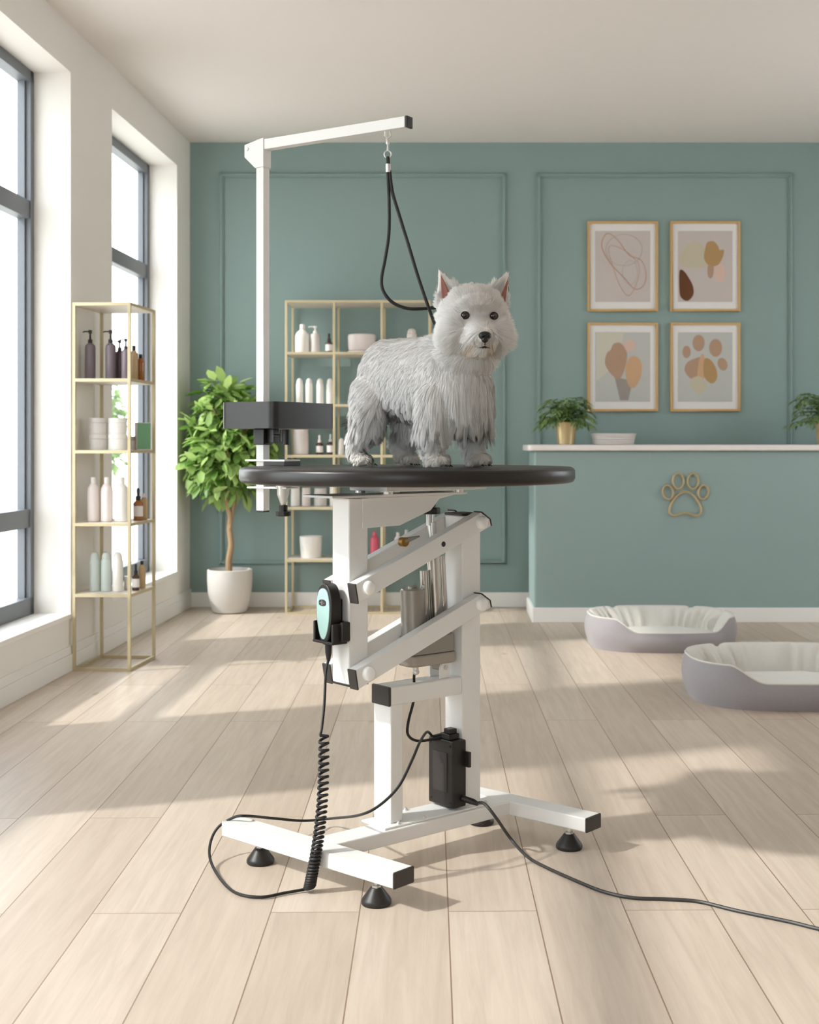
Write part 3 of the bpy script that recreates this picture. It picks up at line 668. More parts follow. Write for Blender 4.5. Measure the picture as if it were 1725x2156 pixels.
# round top
ctr = TM.inverted() @ Vector((-.105, 3.11, 0)); r=.4045; zt=.946; th=.037
mb=MB(); mb.lathe([(0,zt-th),(r-.012,zt-th),(r-.004,zt-th+.003),(r,zt-th+.011),(r,zt-.009),(r-.003,zt-.003),(r-.007,zt-.0012)],(ctr.x,ctr.y,0),n=128); tt=mb.build('tabletop','rim',T,angle=60)
mb=MB(); mb.lathe([(r-.007,zt-.0012),(r-.009,zt),(0,zt)],(ctr.x,ctr.y,0),n=128); mb.build('rubber_mat','top',tt,angle=60)
# parallelogram arms
def arm(pz0, pz1, near):
    a=Vector((-.191,pz0)); b=Vector((.16,pz1)); d=(b-a).normalized(); n=Vector((-d.y,d.x)); hh=.0225
    y0,y1=((-.016,.014) if near else (.086,.116))
    def P(t_,s_): p=(a if t_<=0 else b)+d*t_+n*s_; return (p.x,p.y)
    # ends cut almost upright
    poly=[P(-.034,hh),P(-.018,-hh),P(.030,-hh) ,P(.026,hh*.5),P(.012,hh)]
    poly=[(a+d*-.028+n*hh)[:],(a+d*-.037-n*hh)[:],(b+d*.028-n*hh)[:],(b+d*.030+n*(-hh*.2))[:],(b+d*.010+n*hh)[:]]
    mb=MB(); mb.prism(poly,y0,y1); o=fixn(mb.build('lift_arm','steelw',T,bevel=.002,smooth=False))
    e=[(a+d*-.0275+n*(hh+.0006)),(a+d*-.0365-n*(hh+.0006)),(a+d*-.0405-n*(hh+.0006)),(a+d*-.0315+n*(hh+.0006))]
    mb=MB(); mb.prism([p[:] for p in e],y0-.0005,y1+.0005); fixn(mb.build('end_cap','capdk',o,bevel=.001,smooth=False))
    e=[(b+d*.0285-n*(hh+.0006)),(b+d*.0305+n*(-hh*.2)),(b+d*.0105+n*(hh+.0006)),(b+d*.0125+n*(hh+.0018)),(b+d*.0335+n*(-hh*.2)),(b+d*.0315-n*(hh+.0006))]
    mb=MB(); mb.prism([p[:] for p in e],y0-.0005,y1+.0005); fixn(mb.build('end_cap','capdk',o,bevel=.0008,smooth=False))
    for p in (a,b):
        y=y0 if near else y1; s=-1 if near else 1
        X=Matrix.Translation((p.x,y,p.y)) @ Matrix.Rotation(R(90)*(1 if near else -1),4,'X')
        mb=MB(); mb.lathe([(.0165,0),(.0165,.005),(.0155,.009),(.012,.0125),(.006,.0145),(0,.015)],n=28,X=X); mb.build('pivot_cap','pearl',o)
    return o
a1=arm(.668,.806,True); arm(.469,.602,True); a3=arm(.668,.806,False); arm(.469,.602,False)
mb=MB(); mb.cyl((.038,-.0163,.7575),(.038,-.0100,.7575),.0066,n=20); mb.build('bolt_hole','black',a1)
# actuator
A=Vector((.079,.05,.448)); B=Vector((.052,.05,.86)); ax=(B-A).normalized()
mb=MB(); mb.tube([A+ax*.09,A+ax*.31],.0165,28); act=mb.build('actuator','chrome',T)
mb=MB(); mb.tube([A+ax*.09+Vector((.024,0,0)),A+ax*.275+Vector((.024,0,0))],.0105,20); mb.build('guide_rod','chrome',act); mb=MB(); mb.tube([A+ax*.09+Vector((-.026,.01,0)),A+ax*.24+Vector((-.026,.01,0))],.010,16); mb.build('guide_rod','chrome',act)
mb=MB(); mb.tube([A+ax*.31,A+ax*.36],.011,20); mb.build('piston','zinc',act)
mb=MB(); mb.tube([(.0,.05,.50),(-.006,.05,.645)],[.031,.031],36); mb.tube([(-.006,.05,.645),(-.0062,.05,.6485)],[.0285,.027],36); mb.tube([(-.006,.05,.648),(-.0063,.05,.655)],.011,18); mo=mb.build('motor','motor',act)
mb=MB(); mb.tube([(-.024,.038,.648),(-.024,.038,.653)],.004,8); mb.build('terminal','zinc',mo); mb=MB(); mb.tube([(.014,.036,.648),(.014,.036,.654)],.005,8); mb.build('terminal','zinc',mo)
mb=MB(); slab(mb,rrect(-.032,.018,.112,.082,.02),.487,.53); mb.build('gear_housing','motor',act,bevel=.002)
mb=MB(); slab(mb,rrect(-.034,.016,.115,.084,.02),.458,.486); gh=mb.build('gear_cover','gear',act,bevel=.006,seg=3)
mb=MB(); mb.cyl((-.012,.03,.444),(-.012,.03,.459),.0075,n=14); mb.ell((-.012,.03,.446),(.009,.009,.008)); mb.build('cable_gland','zinc',act)
for y in (.026,.066):
    mb=MB(); mb.prism([(.063,.42),(.063,.445)]+[(.079-.016*math.cos(k*PI/8),.445+.016*math.sin(k*PI/8)) for k in range(1,8)]+[(.095,.445),(.095,.42)],y,y+.006); fixn(mb.build('clevis_lug','steelw',T,bevel=.0008,smooth=False))
mb=MB(); mb.cyl((.079,.022,.447),(.079,.076,.447),.006,n=16); mb.build('clevis_pin','zinc',T)
mb=MB(); mb.box((.066,.035,.44),(.092,.064,.462)); mb.build('gear_lug','gear',act,bevel=.004)
# height knob under the bracket
mb=MB(); mb.lathe([(.023,.828),(.024,.831),(.024,.842),(.022,.844),(.0125,.844),(.0125,.858),(.010,.861),(0,.861)],(.052,.05,0),n=8); mb.build('knob','black',T,smooth=False,bevel=.0015)
mb=MB(); mb.cyl((.046,.05,.80),(.046,.05,.829),.0065,n=12); mb.build('threaded_rod','zinc',T); mb=MB(); mb.cyl((.058,.05,.80),(.058,.05,.829),.0055,n=12); mb.build('threaded_rod','zinc',T)
# bush on inner side of far arm
mb=MB(); mb.cyl((-.012,.086,.760),(-.012,.070,.760),.0115,n=20); mb.build('bushing','bronze',T)
mb=MB(); mb.cyl((-.012,.078,.762),(.034,.072,.772),.009,.002,n=14); mb.build('split_pin','gear',T)
# screws
for (a,v) in ((-.01,.0),(-.06,-.085),(.0,-.085),(-.085,-.004),(.19,.0)): mb=MB(); mb.cyl((a,-v,.095),(a,-v,.099),.0055,n=6); mb.cyl((a,-v,.099),(a,-v,.102),.003,n=8); mb.build('base_screw','zinc',T,smooth=False)
# control box on the rear post
mb=MB(); mb.box((.080,.0,.101),(.126,.094,.266)); bx=mb.build('control_box','black',T,bevel=.004,seg=3,smooth=False)
mb=MB(); mb.box((.0785,.020,.138),(.0802,.074,.235)); mb.build('rating_plate',mat('dark_label',(52,47,46),.55,var=.25,vscale=260),bx,smooth=False)
for (y,z) in ((.010,.253),(.085,.253),(.010,.113),(.085,.113)): mb=MB(); mb.cyl((.0788,y,z),(.0805,y,z),.003,n=12); mb.build('box_screw','rope',bx)
for lo,hi in (((.112,.093,.16),(.122,.112,.205)),((.112,.093,.125),(.122,.112,.145)),((.118,-.018,.2),(.126,.001,.238))):
    mb=MB(); mb.box(lo,hi); mb.build('mounting_tab','black',bx,bevel=.001,smooth=False)
mb=MB(); mb.prism([(.128,.178),(.128,.196),(.142,.196),(.146,.187),(.142,.178)],-.004+.016,.0155); fixn(mb.build('screw_lug','steelw',bx,smooth=False)) 
mb=MB(); mb.box((.086,.018,.266),(.118,.056,.280)); mb.box((.09,.022,.28),(.114,.046,.292)); mb.cyl((.095,.05,.272),(.07,.066,.266),.008,n=12)
mb.build('socket_block','black',bx,bevel=.003,smooth=False)
# holder for the hand controller
hv=.035
mb=MB(); mb.box((-.238,.040,.545),(-.222,.078,.64)); mb.box((-.270,.012,.540),(-.228,.021,.586)); mb.box((-.270,.086,.540),(-.228,.094,.588)); mb.box((-.238,.012,.545),(-.228,.094,.59)); mb.box((-.272,.012,.538),(-.228,.094,.545))
mb.box((-.250,.004,.545),(-.226,.014,.59)); mb.build('controller_holder','black',T,bevel=.003,smooth=False)

# ------------------------------------------------------------------ hand controller with its coiled cord
HC = empty('hand_controller', TM @ Vector((-.25,.053,.541)), TT, 'black and mint hand remote hanging on the table post with a coiled black cord', 'remote control')
def egg(sc_, z0, z1, wt, wb):
    P=[]; n=48
    for i in range(n):
        a=2*PI*i/n; s=math.sin(a); c=math.cos(a); zc=(z0+z1)/2; hz=(z1-z0)/2
        tt_=(s+1)/2; w=wb+(wt-wb)*(tt_**.8)
        P.append((w*sc_*math.copysign(abs(c)**.85,c), zc+hz*sc_*math.copysign(abs(s)**.95,s)))
    return P
XY = Matrix.Rotation(R(90),4,'Z')
def eggp(mb, P, x0, x1):  # profile in (y,z), extruded along x
    n=len(P); vs=[(x0,p[0],p[1]) for p in P]+[(x1,p[0],p[1]) for p in P]
    mb.add(vs,[tuple(range(n)),tuple(range(2*n-1,n-1,-1))]+[(i,i+n,(i+1)%n+n,(i+1)%n) for i in range(n)])
mb=MB(); eggp(mb,egg(1,-.006,.136,.036,.024),-.018,.011); fixn(mb.build('body','black',HC,bevel=.004,seg=3))
mb=MB(); eggp(mb,egg(.87,-.002,.134,.0345,.021),-.0205,-.016); fixn(mb.build('face_plate','mint',HC,bevel=.0015))
mb=MB(); P=[]
for i in range(32):
    a=2*PI*i/32; P.append((.0135*math.copysign(min(1,abs(math.cos(a))*1.0),math.cos(a))*(1) ,.092+.0075*math.copysign(abs(math.sin(a))**.6,math.sin(a))))
eggp(mb,P,-.0222,-.0195); bt=fixn(mb.build('rocker_button','capdk',HC))
mb=MB(); mb.box((-.0227,-.0012,.087),(-.022,.0012,.097)); mb.box((-.0227,-.009,.0915),(-.022,-.004,.0925)); mb.box((-.0227,.004,.0915),(-.022,.009,.0925)); mb.build('button_mark','gear',bt,smooth=False)
mb=MB(); mb.tube([(-.004,0,-.006),(-.004,0,-.026),(-.004,0,-.045)],[.0085,.0075,.004],14); mb.build('strain_relief','black',HC)
HM = Matrix.Translation(HC.location) @ Matrix.Rotation(TT,4,'Z'); HI = HM.inverted()
c0 = HM @ Vector((-.004,0,-.04))
Yc = c0.y
def atY(x,y,Y): return at(x,y,Y)
pts=[c0, atY(686,1420,Yc-.02), atY(683,1480,Yc-.05), atY(678,1530,Yc-.08), atY(674,1548,Yc-.09)]
path=smoothpath(pts,8)
# the coil hangs down in front of the foot bar and lands on the floor
yb=2.80
ca=atY(682,1552,Yc-.09); cb=onfloor(652,1868,.012)
axis=[]; nturn=34; NS=nturn*14
for i in range(NS+1):
    s=i/NS
    # tighter towards the floor
    w=1-(1-s)**1.0; zz=s**.0
    u_=1-(1-s)**1.55
    c=ca.lerp(cb,u_)+Vector((.012*math.sin(u_*PI),-.02*math.sin(u_*PI),0))
    an=2*PI*nturn*s; r_=.0098+.0018*s
    axis.append(c+Vector((r_*math.cos(an),r_*math.sin(an),r_*.25*math.cos(an))))
path+=axis
loopf=[onfloor(640,1873,.006),onfloor(600,1880,.005),onfloor(545,1889,.005),onfloor(490,1876,.005),onfloor(452,1832,.006),onfloor(441,1790,.03),onfloor(455,1747,.065),onfloor(490,1722,.098),onfloor(520,1718,.104),onfloor(575,1723,.06),onfloor(640,1728,.035),onfloor(700,1723,.03)]
SB = TM @ Vector((.072,.064,.266))
loopf+=[at(757,1716,2.98),at(800,1695,2.94),at(840,1655,2.93),at(868,1600,2.98),at(884,1563,3.05),at(900,1541,SB.y-.02),SB]
path+=smoothpath(loopf,8)
mb=MB(); mb.tube([HI@p for p in path],.0034,7); mb.build('coiled_cord','rope',HC)
# cable from the actuator to the box
g0=TM@Vector((-.012,.03,.445)); g1=TM@Vector((.085,.05,.268)); 
mb=MB(); P=smoothpath([g0,at(872,1425,g0.y),at(872,1470,g0.y+.02),at(860,1520,g0.y),at(860,1548,g0.y),at(882,1560,g1.y-.03),g1],8)
TI=TM.inverted(); mb.tube([TI@p for p in P],.0035,8); mb.build('motor_cable','rope',T)

# power cord
q0=TM@Vector((.112,-.002,.122))
pc=empty('power_cord',Vector((q0.x,q0.y,0)),0,'long grey-black power cord from the control box across the floor to the right','cord')
o=pc.location.copy()
q1=TM@Vector((.122,-.030,.118))
mb=MB(); mb.tube([q0-o,q1-o,q1-o+Vector((.012,-.006,-.004))],[.008,.0075,.005],14); mb.build('plug','black',pc)
P=[q1+Vector((.008,-.004,-.003)),at(1020,1692,q1.y-.04),at(1045,1722,q1.y-.06),onfloor(1075,1765,.03),onfloor(1110,1803,.008),onfloor(1150,1826,.004),onfloor(1210,1853,.004),onfloor(1270,1877,.004),onfloor(1330,1890,.004),onfloor(1400,1893,.004),onfloor(1470,1898,.004),onfloor(1550,1917,.004),onfloor(1660,1940,.004),onfloor(1760,1962,.004),onfloor(1900,1970,.004)]
mb=MB(); mb.tube([p-o for p in smoothpath(P,8)],.004,8); mb.build('cable','cable',pc)

# ------------------------------------------------------------------ grooming arm clamped on the table edge
GA=R(-32); GL=Vector((-.488,3.325,0))
G=empty('leash_stand',GL,GA,'white square post with overhead arm clamped to the left edge of the table','stand')
GM=Matrix.Translation(GL)@Matrix.Rotation(GA,4,'Z'); GI=GM.inverted()
hw=.0125
zb_=1-(1075-936)/F*3.325
mb=MB(); mb.box((-hw,-hw,zb_),(hw,hw,1.79)); po=mb.build('post','steelw',G,bevel=.002,smooth=False)
mb=MB(); mb.box((-hw+.001,-hw+.001,zb_-.004),(hw-.001,hw-.001,zb_)); mb.build('end_cap','black',po,smooth=False)
mb=MB(); zt_=1.778; w=.0135
mb.prism([(-.050,zt_-.030),(-.050,zt_+.002),(.0145,zt_+.014),(.0145,zt_-.062),(-.0145,zt_-.062)],-w-.002,w+.002); el=fixn(mb.build('elbow_bracket','steelw',G,bevel=.0015,smooth=False))
mb=MB(); mb.cyl((-.040,-w-.005,zt_-.010),(-.040,-w-.001,zt_-.010),.005,n=6); mb.build('bolt','zinc',el,smooth=False)
La=.452; sl=-.012
mb=MB(); X=Matrix.Translation((0,0,1.776)); mb.box((.0,-hw,-.0145),(La,hw,.0125),X@Matrix.Rotation(R(-.0),4,'Y')); ar=mb.build('arm','steelw',G,bevel=.002,smooth=False)
mb=MB(); mb.box((La,-hw-.0005,1.761),(La+.007,hw+.0005,1.789)); mb.build('end_cap','black',ar,bevel=.002,smooth=False)
# clamp
mb=MB(); mb.box((-.033,-.032,.957),(.098,.032,.9615)); cl=mb.build('clamp_plate','steelw',G,bevel=.001,smooth=False)
mb=MB(); mb.box((.03,-.032,.9462),(.098,.032,.957)); mb.build('rubber_pad','black',cl,bevel=.001,smooth=False)
zl=1-(1027-936)/F*3.3
mb=MB(); mb.box((-.033,-.025,zl-.002),(.098,.025,zl+.0025)); mb.build('clamp_plate','steelw',G,bevel=.001,smooth=False)
mb=MB(); kx=.076; mb.lathe([(.006,.845),(.012,.862),(.016,.873),(.016,.886),(.020,.897),(.020,.9085)],(kx,-.01,0),n=24); mb.lathe([(.006,.828),(.006,.848)],(kx,-.01,0),n=12); sc_=mb.build('clamp_screw','zinc',G)
mb=MB(); mb.lathe([(.0185,.817),(.0195,.820),(.0195,.829),(.0115,.829),(.0115,.845),(0,.846)],(kx,-.01,0),n=8); mb.build('clamp_knob','black',sc_,smooth=False,bevel=.0015)
# tool tray on the post
zt0=1-(902-936)/F*3.22; zt1=1-(846-936)/F*3.22
TR=empty('tool_tray',GM@Vector((0,0,zt0)),GA,'black open tool tray clipped round the white post beside the ficus','tray')
hz=zt1-zt0
def trayloop(x0,y0,x1,y1,r): return rrect(x0,y0,x1,y1,r,6)
# corner towards the viewer is the +x,-y corner
ox0,ox1,oy0,oy1=-.058,.120,-.10,.155
mb=MB(); po_=rrect(ox0,oy0,ox1,oy1,.022,8); pi_=rrect(ox0+.004,oy0+.004,ox1-.004,oy1-.004,.018,8); n=len(po_)
vs=[(p[0],p[1],0) for p in po_]+[(p[0],p[1],hz) for p in po_]+[(p[0],p[1],hz) for p in pi_]+[(p[0],p[1],.005) for p in pi_]
fs=[tuple(range(n-1,-1,-1)),tuple(range(3*n,4*n))]
for k in range(3): fs+=[(k*n+i,k*n+(i+1)%n,(k+1)*n+(i+1)%n,(k+1)*n+i) for i in range(n)]
mb.add(vs,fs); mb.build('bin','tray',TR,angle=40)
mb=MB(); mb.box((-.017,-.018,-.041),(.018,.018,0)); mb.box((.016,-.004,-.036),(.040,.018,0)); mb.build('post_clip','tray',TR,bevel=.002,smooth=False)
mb=MB(); mb.cyl((.070,.0,-.034),(.070,.0,-.002),.011,n=16); mb.cyl((.080,-.004,-.041),(.080,-.004,-.002),.009,n=16); mb.cyl((.036,.0,-.018),(.07,.0,-.018),.004,n=10); mb.build('clip_screw','black',TR,bevel=.002)

# ------------------------------------------------------------------ noose
hk=GM@Vector((La-.058,0,1.7615))
N_=empty('grooming_loop',hk,0,'black rope noose on a metal snap hook hanging from the arm','leash'); o=hk.copy()
YN=hk.y
def NP(x,y,dy=0): return at(x,y,YN+dy)-o
mb=MB(); e=Vector((0,0,0))
mb.tube([e+Vector((-.006+0,0,0)),e+Vector((-.007,0,-.012)),e+Vector((0,0,-.018)),e+Vector((.007,0,-.012)),e+Vector((.006,0,0))],.0022,8); mb.build('eye_bolt','zinc',N_)
x_=CX+F*hk.x/hk.y
s=F/YN; yh=CY-(hk.z-1)*s
mb=MB(); mb.tube(smoothpath([e+Vector((.004,.002,-.012)),e+Vector((-.003,0,-.018)),e+Vector((0,0,-.028)),e+Vector((0,0,-.048))],5),.0026,8); mb.lathe([(.004,-.032),(.0045,-.03),(.0045,-.026),(.003,-.022)],n=12); 
hkobj=mb.build('snap_hook','zinc',N_)
mb=MB(); mb.tube([e+Vector((.0085*math.cos(a),0,-.056+.0085*math.sin(a))) for a in [2*PI*i/24 for i in range(24)]],.0016,8,closed=True); mb.build('ring','zinc',N_)
b0=e+Vector((0,0,-.062)); b1=e+Vector((.001,0,-.080)); b2=e+Vector((.0015,0,-.100))
mb=MB(); mb.tube([b0,b1],[.0045,.0048],10); mb.build('rope_knot','rope',N_)
mb=MB(); mb.tube([b1,b2],.0062,18); mb.build('crimp','zinc',N_)
# two strands, the loop passes behind the dog's neck
d0=b2
yy=lambda x,y,dy=0: NP(x,y,dy)
dx=(x_-827)
def NQ(x,y,dy=0): 
    return NP(x+dx*max(0,1-(y-380)/260),y,dy)
P=[d0+Vector((-.002,0,.004)),NQ(828,420),NQ(825,490),NQ(815,545),NQ(806,585),NQ(808,612),NQ(826,636),NQ(856,649,.0),NQ(890,650,.01),NQ(914,648,.03),NQ(935,648,.05)]
P2=[d0+Vector((.003,0,.004)),NQ(836,405),NQ(848,452),NQ(865,515),NQ(882,580),NQ(900,640,.0),NQ(916,682,.01),NQ(928,700,.03)]
loop=smoothpath(P,8)
mb=MB(); mb.tube(smoothpath(P,8),.0042,10); mb.tube(smoothpath(P2,8),.0042,10)
mb.build('rope','rope',N_)
# ------------------------------------------------------------------ the dog
PH = math.atan2(-.682, .731)
D = empty('dog', (-.08, 3.10, .946), PH, 'small white terrier standing on the round table, head turned to the viewer', 'dog')
HC_ = Vector((.184, -.005, .341))         # head centre (t, l, z)
hf = Vector((.819,-.573,0)).normalized(); hl = Vector((.573,.819,0)).normalized()
def HP(a,b,c): return HC_+hf*a+hl*b+Vector((0,0,c))
HX = Matrix(((hf.x,hl.x,0),(hf.y,hl.y,0),(0,0,1)))
def dogbody():
    mb=MB()
    def cap(pts, rs):
        P=[];Rr=[]
        for i in range(len(pts)-1):
            a,b=Vector(pts[i]),Vector(pts[i+1])
            for k in range(6): P.append(a.lerp(b,k/6)); Rr.append(rs[i]+(rs[i+1]-rs[i])*k/6)
        P.append(Vector(pts[-1])); Rr.append(rs[-1])
        for p,r in zip(P,Rr): mb.ell(p,(r,r,r),14)
    # trunk
    for k in range(12):
        t=-.105+.225*k/11; s=k/11; tp=.314-.003*s; bt=.134-.036*s
        mb.ell((t,0,(tp+bt)/2),(.07,.071+.007*s,(tp-bt)/2),20)
    mb.ell((.140,.002,.186),(.068,.079,.094),20)           # chest
    mb.ell((-.116,0,.214),(.062,.072,.086),20)          # rump
    mb.ell((.150,0,.250),(.058,.068,.060),18)
    cap([(.128,0,.235),(.172,-.0,.285),(.188,-.004,.325)],[.066,.060,.060])
    # legs
    for sd in (-1,1):
        ft=.113 if sd<0 else .126; fl_=.064*sd; 
        cap([(.115,.048*sd,.165),(ft-.006,fl_,.10),(ft-.004,fl_,.045),(ft,fl_,.022)],[.046,.031,.0245,.023])
        mb.ell((ft+.014,fl_,.0175),(.030,.0245,.0172),16)
        rt=-.148 if sd<0 else -.108; rl=.060*sd
        mb.ell((rt+.025,.046*sd,.165),(.058,.040,.068),18)
        cap([(rt+.035,.052*sd,.135),(rt+.032,.056*sd,.100),(rt-.010,rl,.062),(rt-.002,rl,.026)],[.044,.034,.0245,.022])
        mb.ell((rt+.014,rl,.0165),(.029,.0235,.0162),16)
    cap([(-.150,0,.235),(-.182,-.004,.222),(-.200,-.008,.190)],[.020,.015,.010])
    # head
    mb.ell(HP(-.004,0,.012),(.070,.081,.068),20,HX.to_4x4())
    mb.ell(HP(.018,-.040,-.024),(.052,.043,.047),18,HX.to_4x4()); mb.ell(HP(.018,.040,-.024),(.052,.043,.047),18,HX.to_4x4()); mb.ell(HP(.052,0,-.052),(.036,.044,.026),18,HX.to_4x4())
    for a,c,r in ((.045,-.028,.040),(.065,-.034,.034),(.082,-.038,.029),(.093,-.040,.024)): mb.ell(HP(a,0,c),(r,r*1.1,r*.9),16,HX.to_4x4())
    mb.ell(HP(.070,0,-.064),(.026,.026,.018),14,HX.to_4x4())    # chin
    for sd in (-1,1): mb.ell(HP(.066,.018*sd,-.048),(.030,.024,.020),14,HX.to_4x4())
    mb.ell(HP(.050,.0,.030),(.026,.045,.020),14,HX.to_4x4())    # brow
    # ears: flattened cones with a real thickness
    for sd in (-1,1):
        tip=HP(-.004,(.080 if sd<0 else .086)*sd,.115); bo=HP(-.010,.080*sd,.034); bi=HP(.006,.036*sd,.070)
        for i in range(9):
            s=i/8; A=bo.lerp(tip,s); B=bi.lerp(tip,s); n_=max(2,int(8*(1-s))+1)
            for k in range(n_+1):
                w=k/n_; p=A.lerp(B,w); th_=.0062*(1-.45*s); mb.ell(p+hf*(-.006*math.sin(w*PI)*(1-s)),(th_,th_,th_*1.2),8)
    me=bpy.data.meshes.new('tmp'); me.from_pydata(mb.v,[],mb.f); o=bpy.data.objects.new('tmp',me); COL.objects.link(o)
    rm=o.modifiers.new('r','REMESH'); rm.mode='VOXEL'; rm.voxel_size=.0036
    sm=o.modifiers.new('s','SMOOTH'); sm.factor=.5; sm.iterations=7
    bpy.context.view_layer.update()
    ev=o.evaluated_get(bpy.context.evaluated_depsgraph_get()); m2=bpy.data.meshes.new_from_object(ev); bpy.data.objects.remove(o); bpy.data.meshes.remove(me)
    return m2
bmesh_dog=dogbody(); bmesh_dog.name='body'
m=mat('dog_skin_fur',(236,232,226),.85,var=.03,vscale=30); bmesh_dog.materials.clear(); bmesh_dog.materials.append(m)
bmesh_dog.polygons.foreach_set('use_smooth',[True]*len(bmesh_dog.polygons))
body=bpy.data.objects.new('body',bmesh_dog); COL.objects.link(body); body.parent=D

# facial parts
def onhead(y_px,x_px,a): pass
M['eye']=mat('dark_eye',(22,12,8),.06,coat=1.0); M['eyerim']=mat('eye_rim',(60,44,38),.5,var=.05)
M['nose']=mat('black_nose',(24,21,21),.32,var=.1,vscale=200,bump=.4,bscale=600); M['earpink']=mat('ear_pink',(150,100,88),.7,var=.08,vscale=60); M['lip']=mat('dark_lip',(48,34,28),.5,var=.05)
for sd,aa in ((-1,.063),(1,.063)):
    e=HP(aa-.0015,.0335*sd,.0055); 
    mb=MB(); mb.ell((0,0,0),(.0088,.0088,.0085),20); eo=mb.build('eye','eye',D); eo.location=e
    mb=MB(); X=HX.to_4x4(); 
    pts=[HX@Vector((.0035,.0092*math.cos(a),.0080*math.sin(a))) for a in [2*PI*i/20 for i in range(20)]]
    mb.tube(pts,.0014,6,closed=True); mb.build('eyelid','eyerim',eo)
NZ=HP(.1165,0,-.0455)
mb=MB(); mb.ell((0,0,.001),(.011,.0145,.0100),24,HX.to_4x4()); mb.ell(HX@Vector((.001,0,-.0065)),(.009,.0085,.0085),18,HX.to_4x4()); no=mb.build('nose','nose',D,angle=80); no.location=NZ
mb=MB()
M['nostril']=mat('nostril_black',(6,5,5),.6)
for sd in (-1,1): mb=MB(); mb.ell(HX@Vector((.0095,.0066*sd,-.001)),(.0026,.0036,.0026),12,HX.to_4x4()); mb.build('nostril','nostril',no)
mb=MB(); mb.tube([HP(.1185,0,-.060),HP(.116,0,-.066)],.0014,6); mb.tube(smoothpath([HP(.104,-.015,-.0715),HP(.109,-.010,-.0708),HP(.1125,-.005,-.0705),HP(.114,0,-.0695),HP(.1125,.005,-.0705),HP(.109,.010,-.0708),HP(.104,.015,-.0715)],5),[.0005]*5+[.0012]*5+[.0026]*5+[.0026]*5+[.0012]*5+[.0008]*5+[.0004],8); mb.build('mouth','lip',D)
for sd in (-1,1):   # pink inside of the ear
    tip=HP(.0045,(.0775 if sd<0 else .0835)*sd,.104); bo=HP(.0035,.0745*sd,.040); bi=HP(.0105,(.055 if sd<0 else .062)*sd,.056)
    mb=MB(); n=8; vs=[];fs=[]
    for i in range(n+1):
        s=i/n; A=bo.lerp(tip,s); B=bi.lerp(tip,s)
        for k in range(5): w=k/4; vs.append(A.lerp(B,w)+hf*(.0012-.0035*math.sin(w*PI)*(1-s)*.6))
    for i in range(n):
        for k in range(4): fs.append((i*5+k,i*5+k+1,(i+1)*5+k+1,(i+1)*5+k))
    mb.add(vs,fs); o_=mb.build('ear_inner','earpink',D,angle=80); so=o_.modifiers.new('th','SOLIDIFY'); so.thickness=.0012
# black claws and pads
claws=[]
for (t_,l_) in ((.118,-.064),(.126,.064),(-.137,-.060),(-.108,.060)):
    for k in (-1.5,-.5,.5,1.5):
        mb=MB(); mb.tube([(t_+.036,l_+.0085*k,.0065),(t_+.0435,l_+.009*k,.003)],[.0024,.001],8); mb.build('claw','lip',D)

# ---- fur: tapered strands grown over the body
rs=np.random.RandomState(5)
me=bmesh_dog; nv=len(me.vertices); co=np.empty(nv*3); me.vertices.foreach_get('co',co); co=co.reshape(-1,3)
me.calc_loop_triangles(); nt=len(me.loop_triangles); ti=np.empty(nt*3,dtype=np.int64); me.loop_triangles.foreach_get('vertices',ti); ti=ti.reshape(-1,3)
vn=np.empty(nv*3); me.vertices.foreach_get('normal',vn); vn=vn.reshape(-1,3)
A_,B_,C_=co[ti[:,0]],co[ti[:,1]],co[ti[:,2]]; ar=np.linalg.norm(np.cross(B_-A_,C_-A_),axis=1)/2
NF=260000
hfn=np.array(hf);hln=np.array(hl);hcn=np.array(HC_)
def headlocal(P): d=P-hcn; return d@hfn,d@hln,d[:,2]
# denser on the head
cen=(A_+B_+C_)/3; ha,hb,hc=headlocal(cen); rh=np.sqrt(ha**2+hb**2+hc**2)
wgt=ar*np.where(rh<.125,1.7,1.0); cdf=np.cumsum(wgt); cdf/=cdf[-1]
f_=np.searchsorted(cdf,rs.rand(NF)); r1=np.sqrt(rs.rand(NF)); r2=rs.rand(NF)
w0=1-r1; w1=r1*(1-r2); w2=r1*r2
def it(Q): return Q[ti[f_,0]]*w0[:,None]+Q[ti[f_,1]]*w1[:,None]+Q[ti[f_,2]]*w2[:,None]
P=it(co); N=it(vn); N/=np.linalg.norm(N,axis=1)[:,None]
t_,l_,z_=P[:,0],P[:,1],P[:,2]
a_,b_,c_2=headlocal(P)
rh=np.sqrt((a_+.0)**2+b_**2+c_2**2)
sm=lambda x,a,b: np.clip((x-a)/(b-a),0,1)**2*(3-2*np.clip((x-a)/(b-a),0,1))
head=1-sm(rh,.098,.125); ear=sm(c_2,.055,.07)*sm(np.abs(b_),.045,.055)*(rh<.19); head=np.maximum(head,ear)
leg=(1-sm(z_,.085,.125))*(1-head); paw=(1-sm(z_,.028,.04))*(1-head)
down=np.array([0,0,-1.]); back=np.array([-1.,0,0])
flow=back*1.0+down*.35
flow=np.tile(flow,(NF,1)); flow[:,2]-= .9*sm(np.abs(N[:,1]),.3,.9)
low=1-sm(z_,.12,.19)
flow=flow*(1-low)[:,None]+np.array([-.25,0,-1.])*low[:,None]
front=sm(t_,.06,.15)*(1-head); flow=flow*(1-front)[:,None]+np.array([-.05,0,-1.])*front[:,None]
flow=flow*(1-leg)[:,None]+np.array([-.1,0,-1.])*leg[:,None]
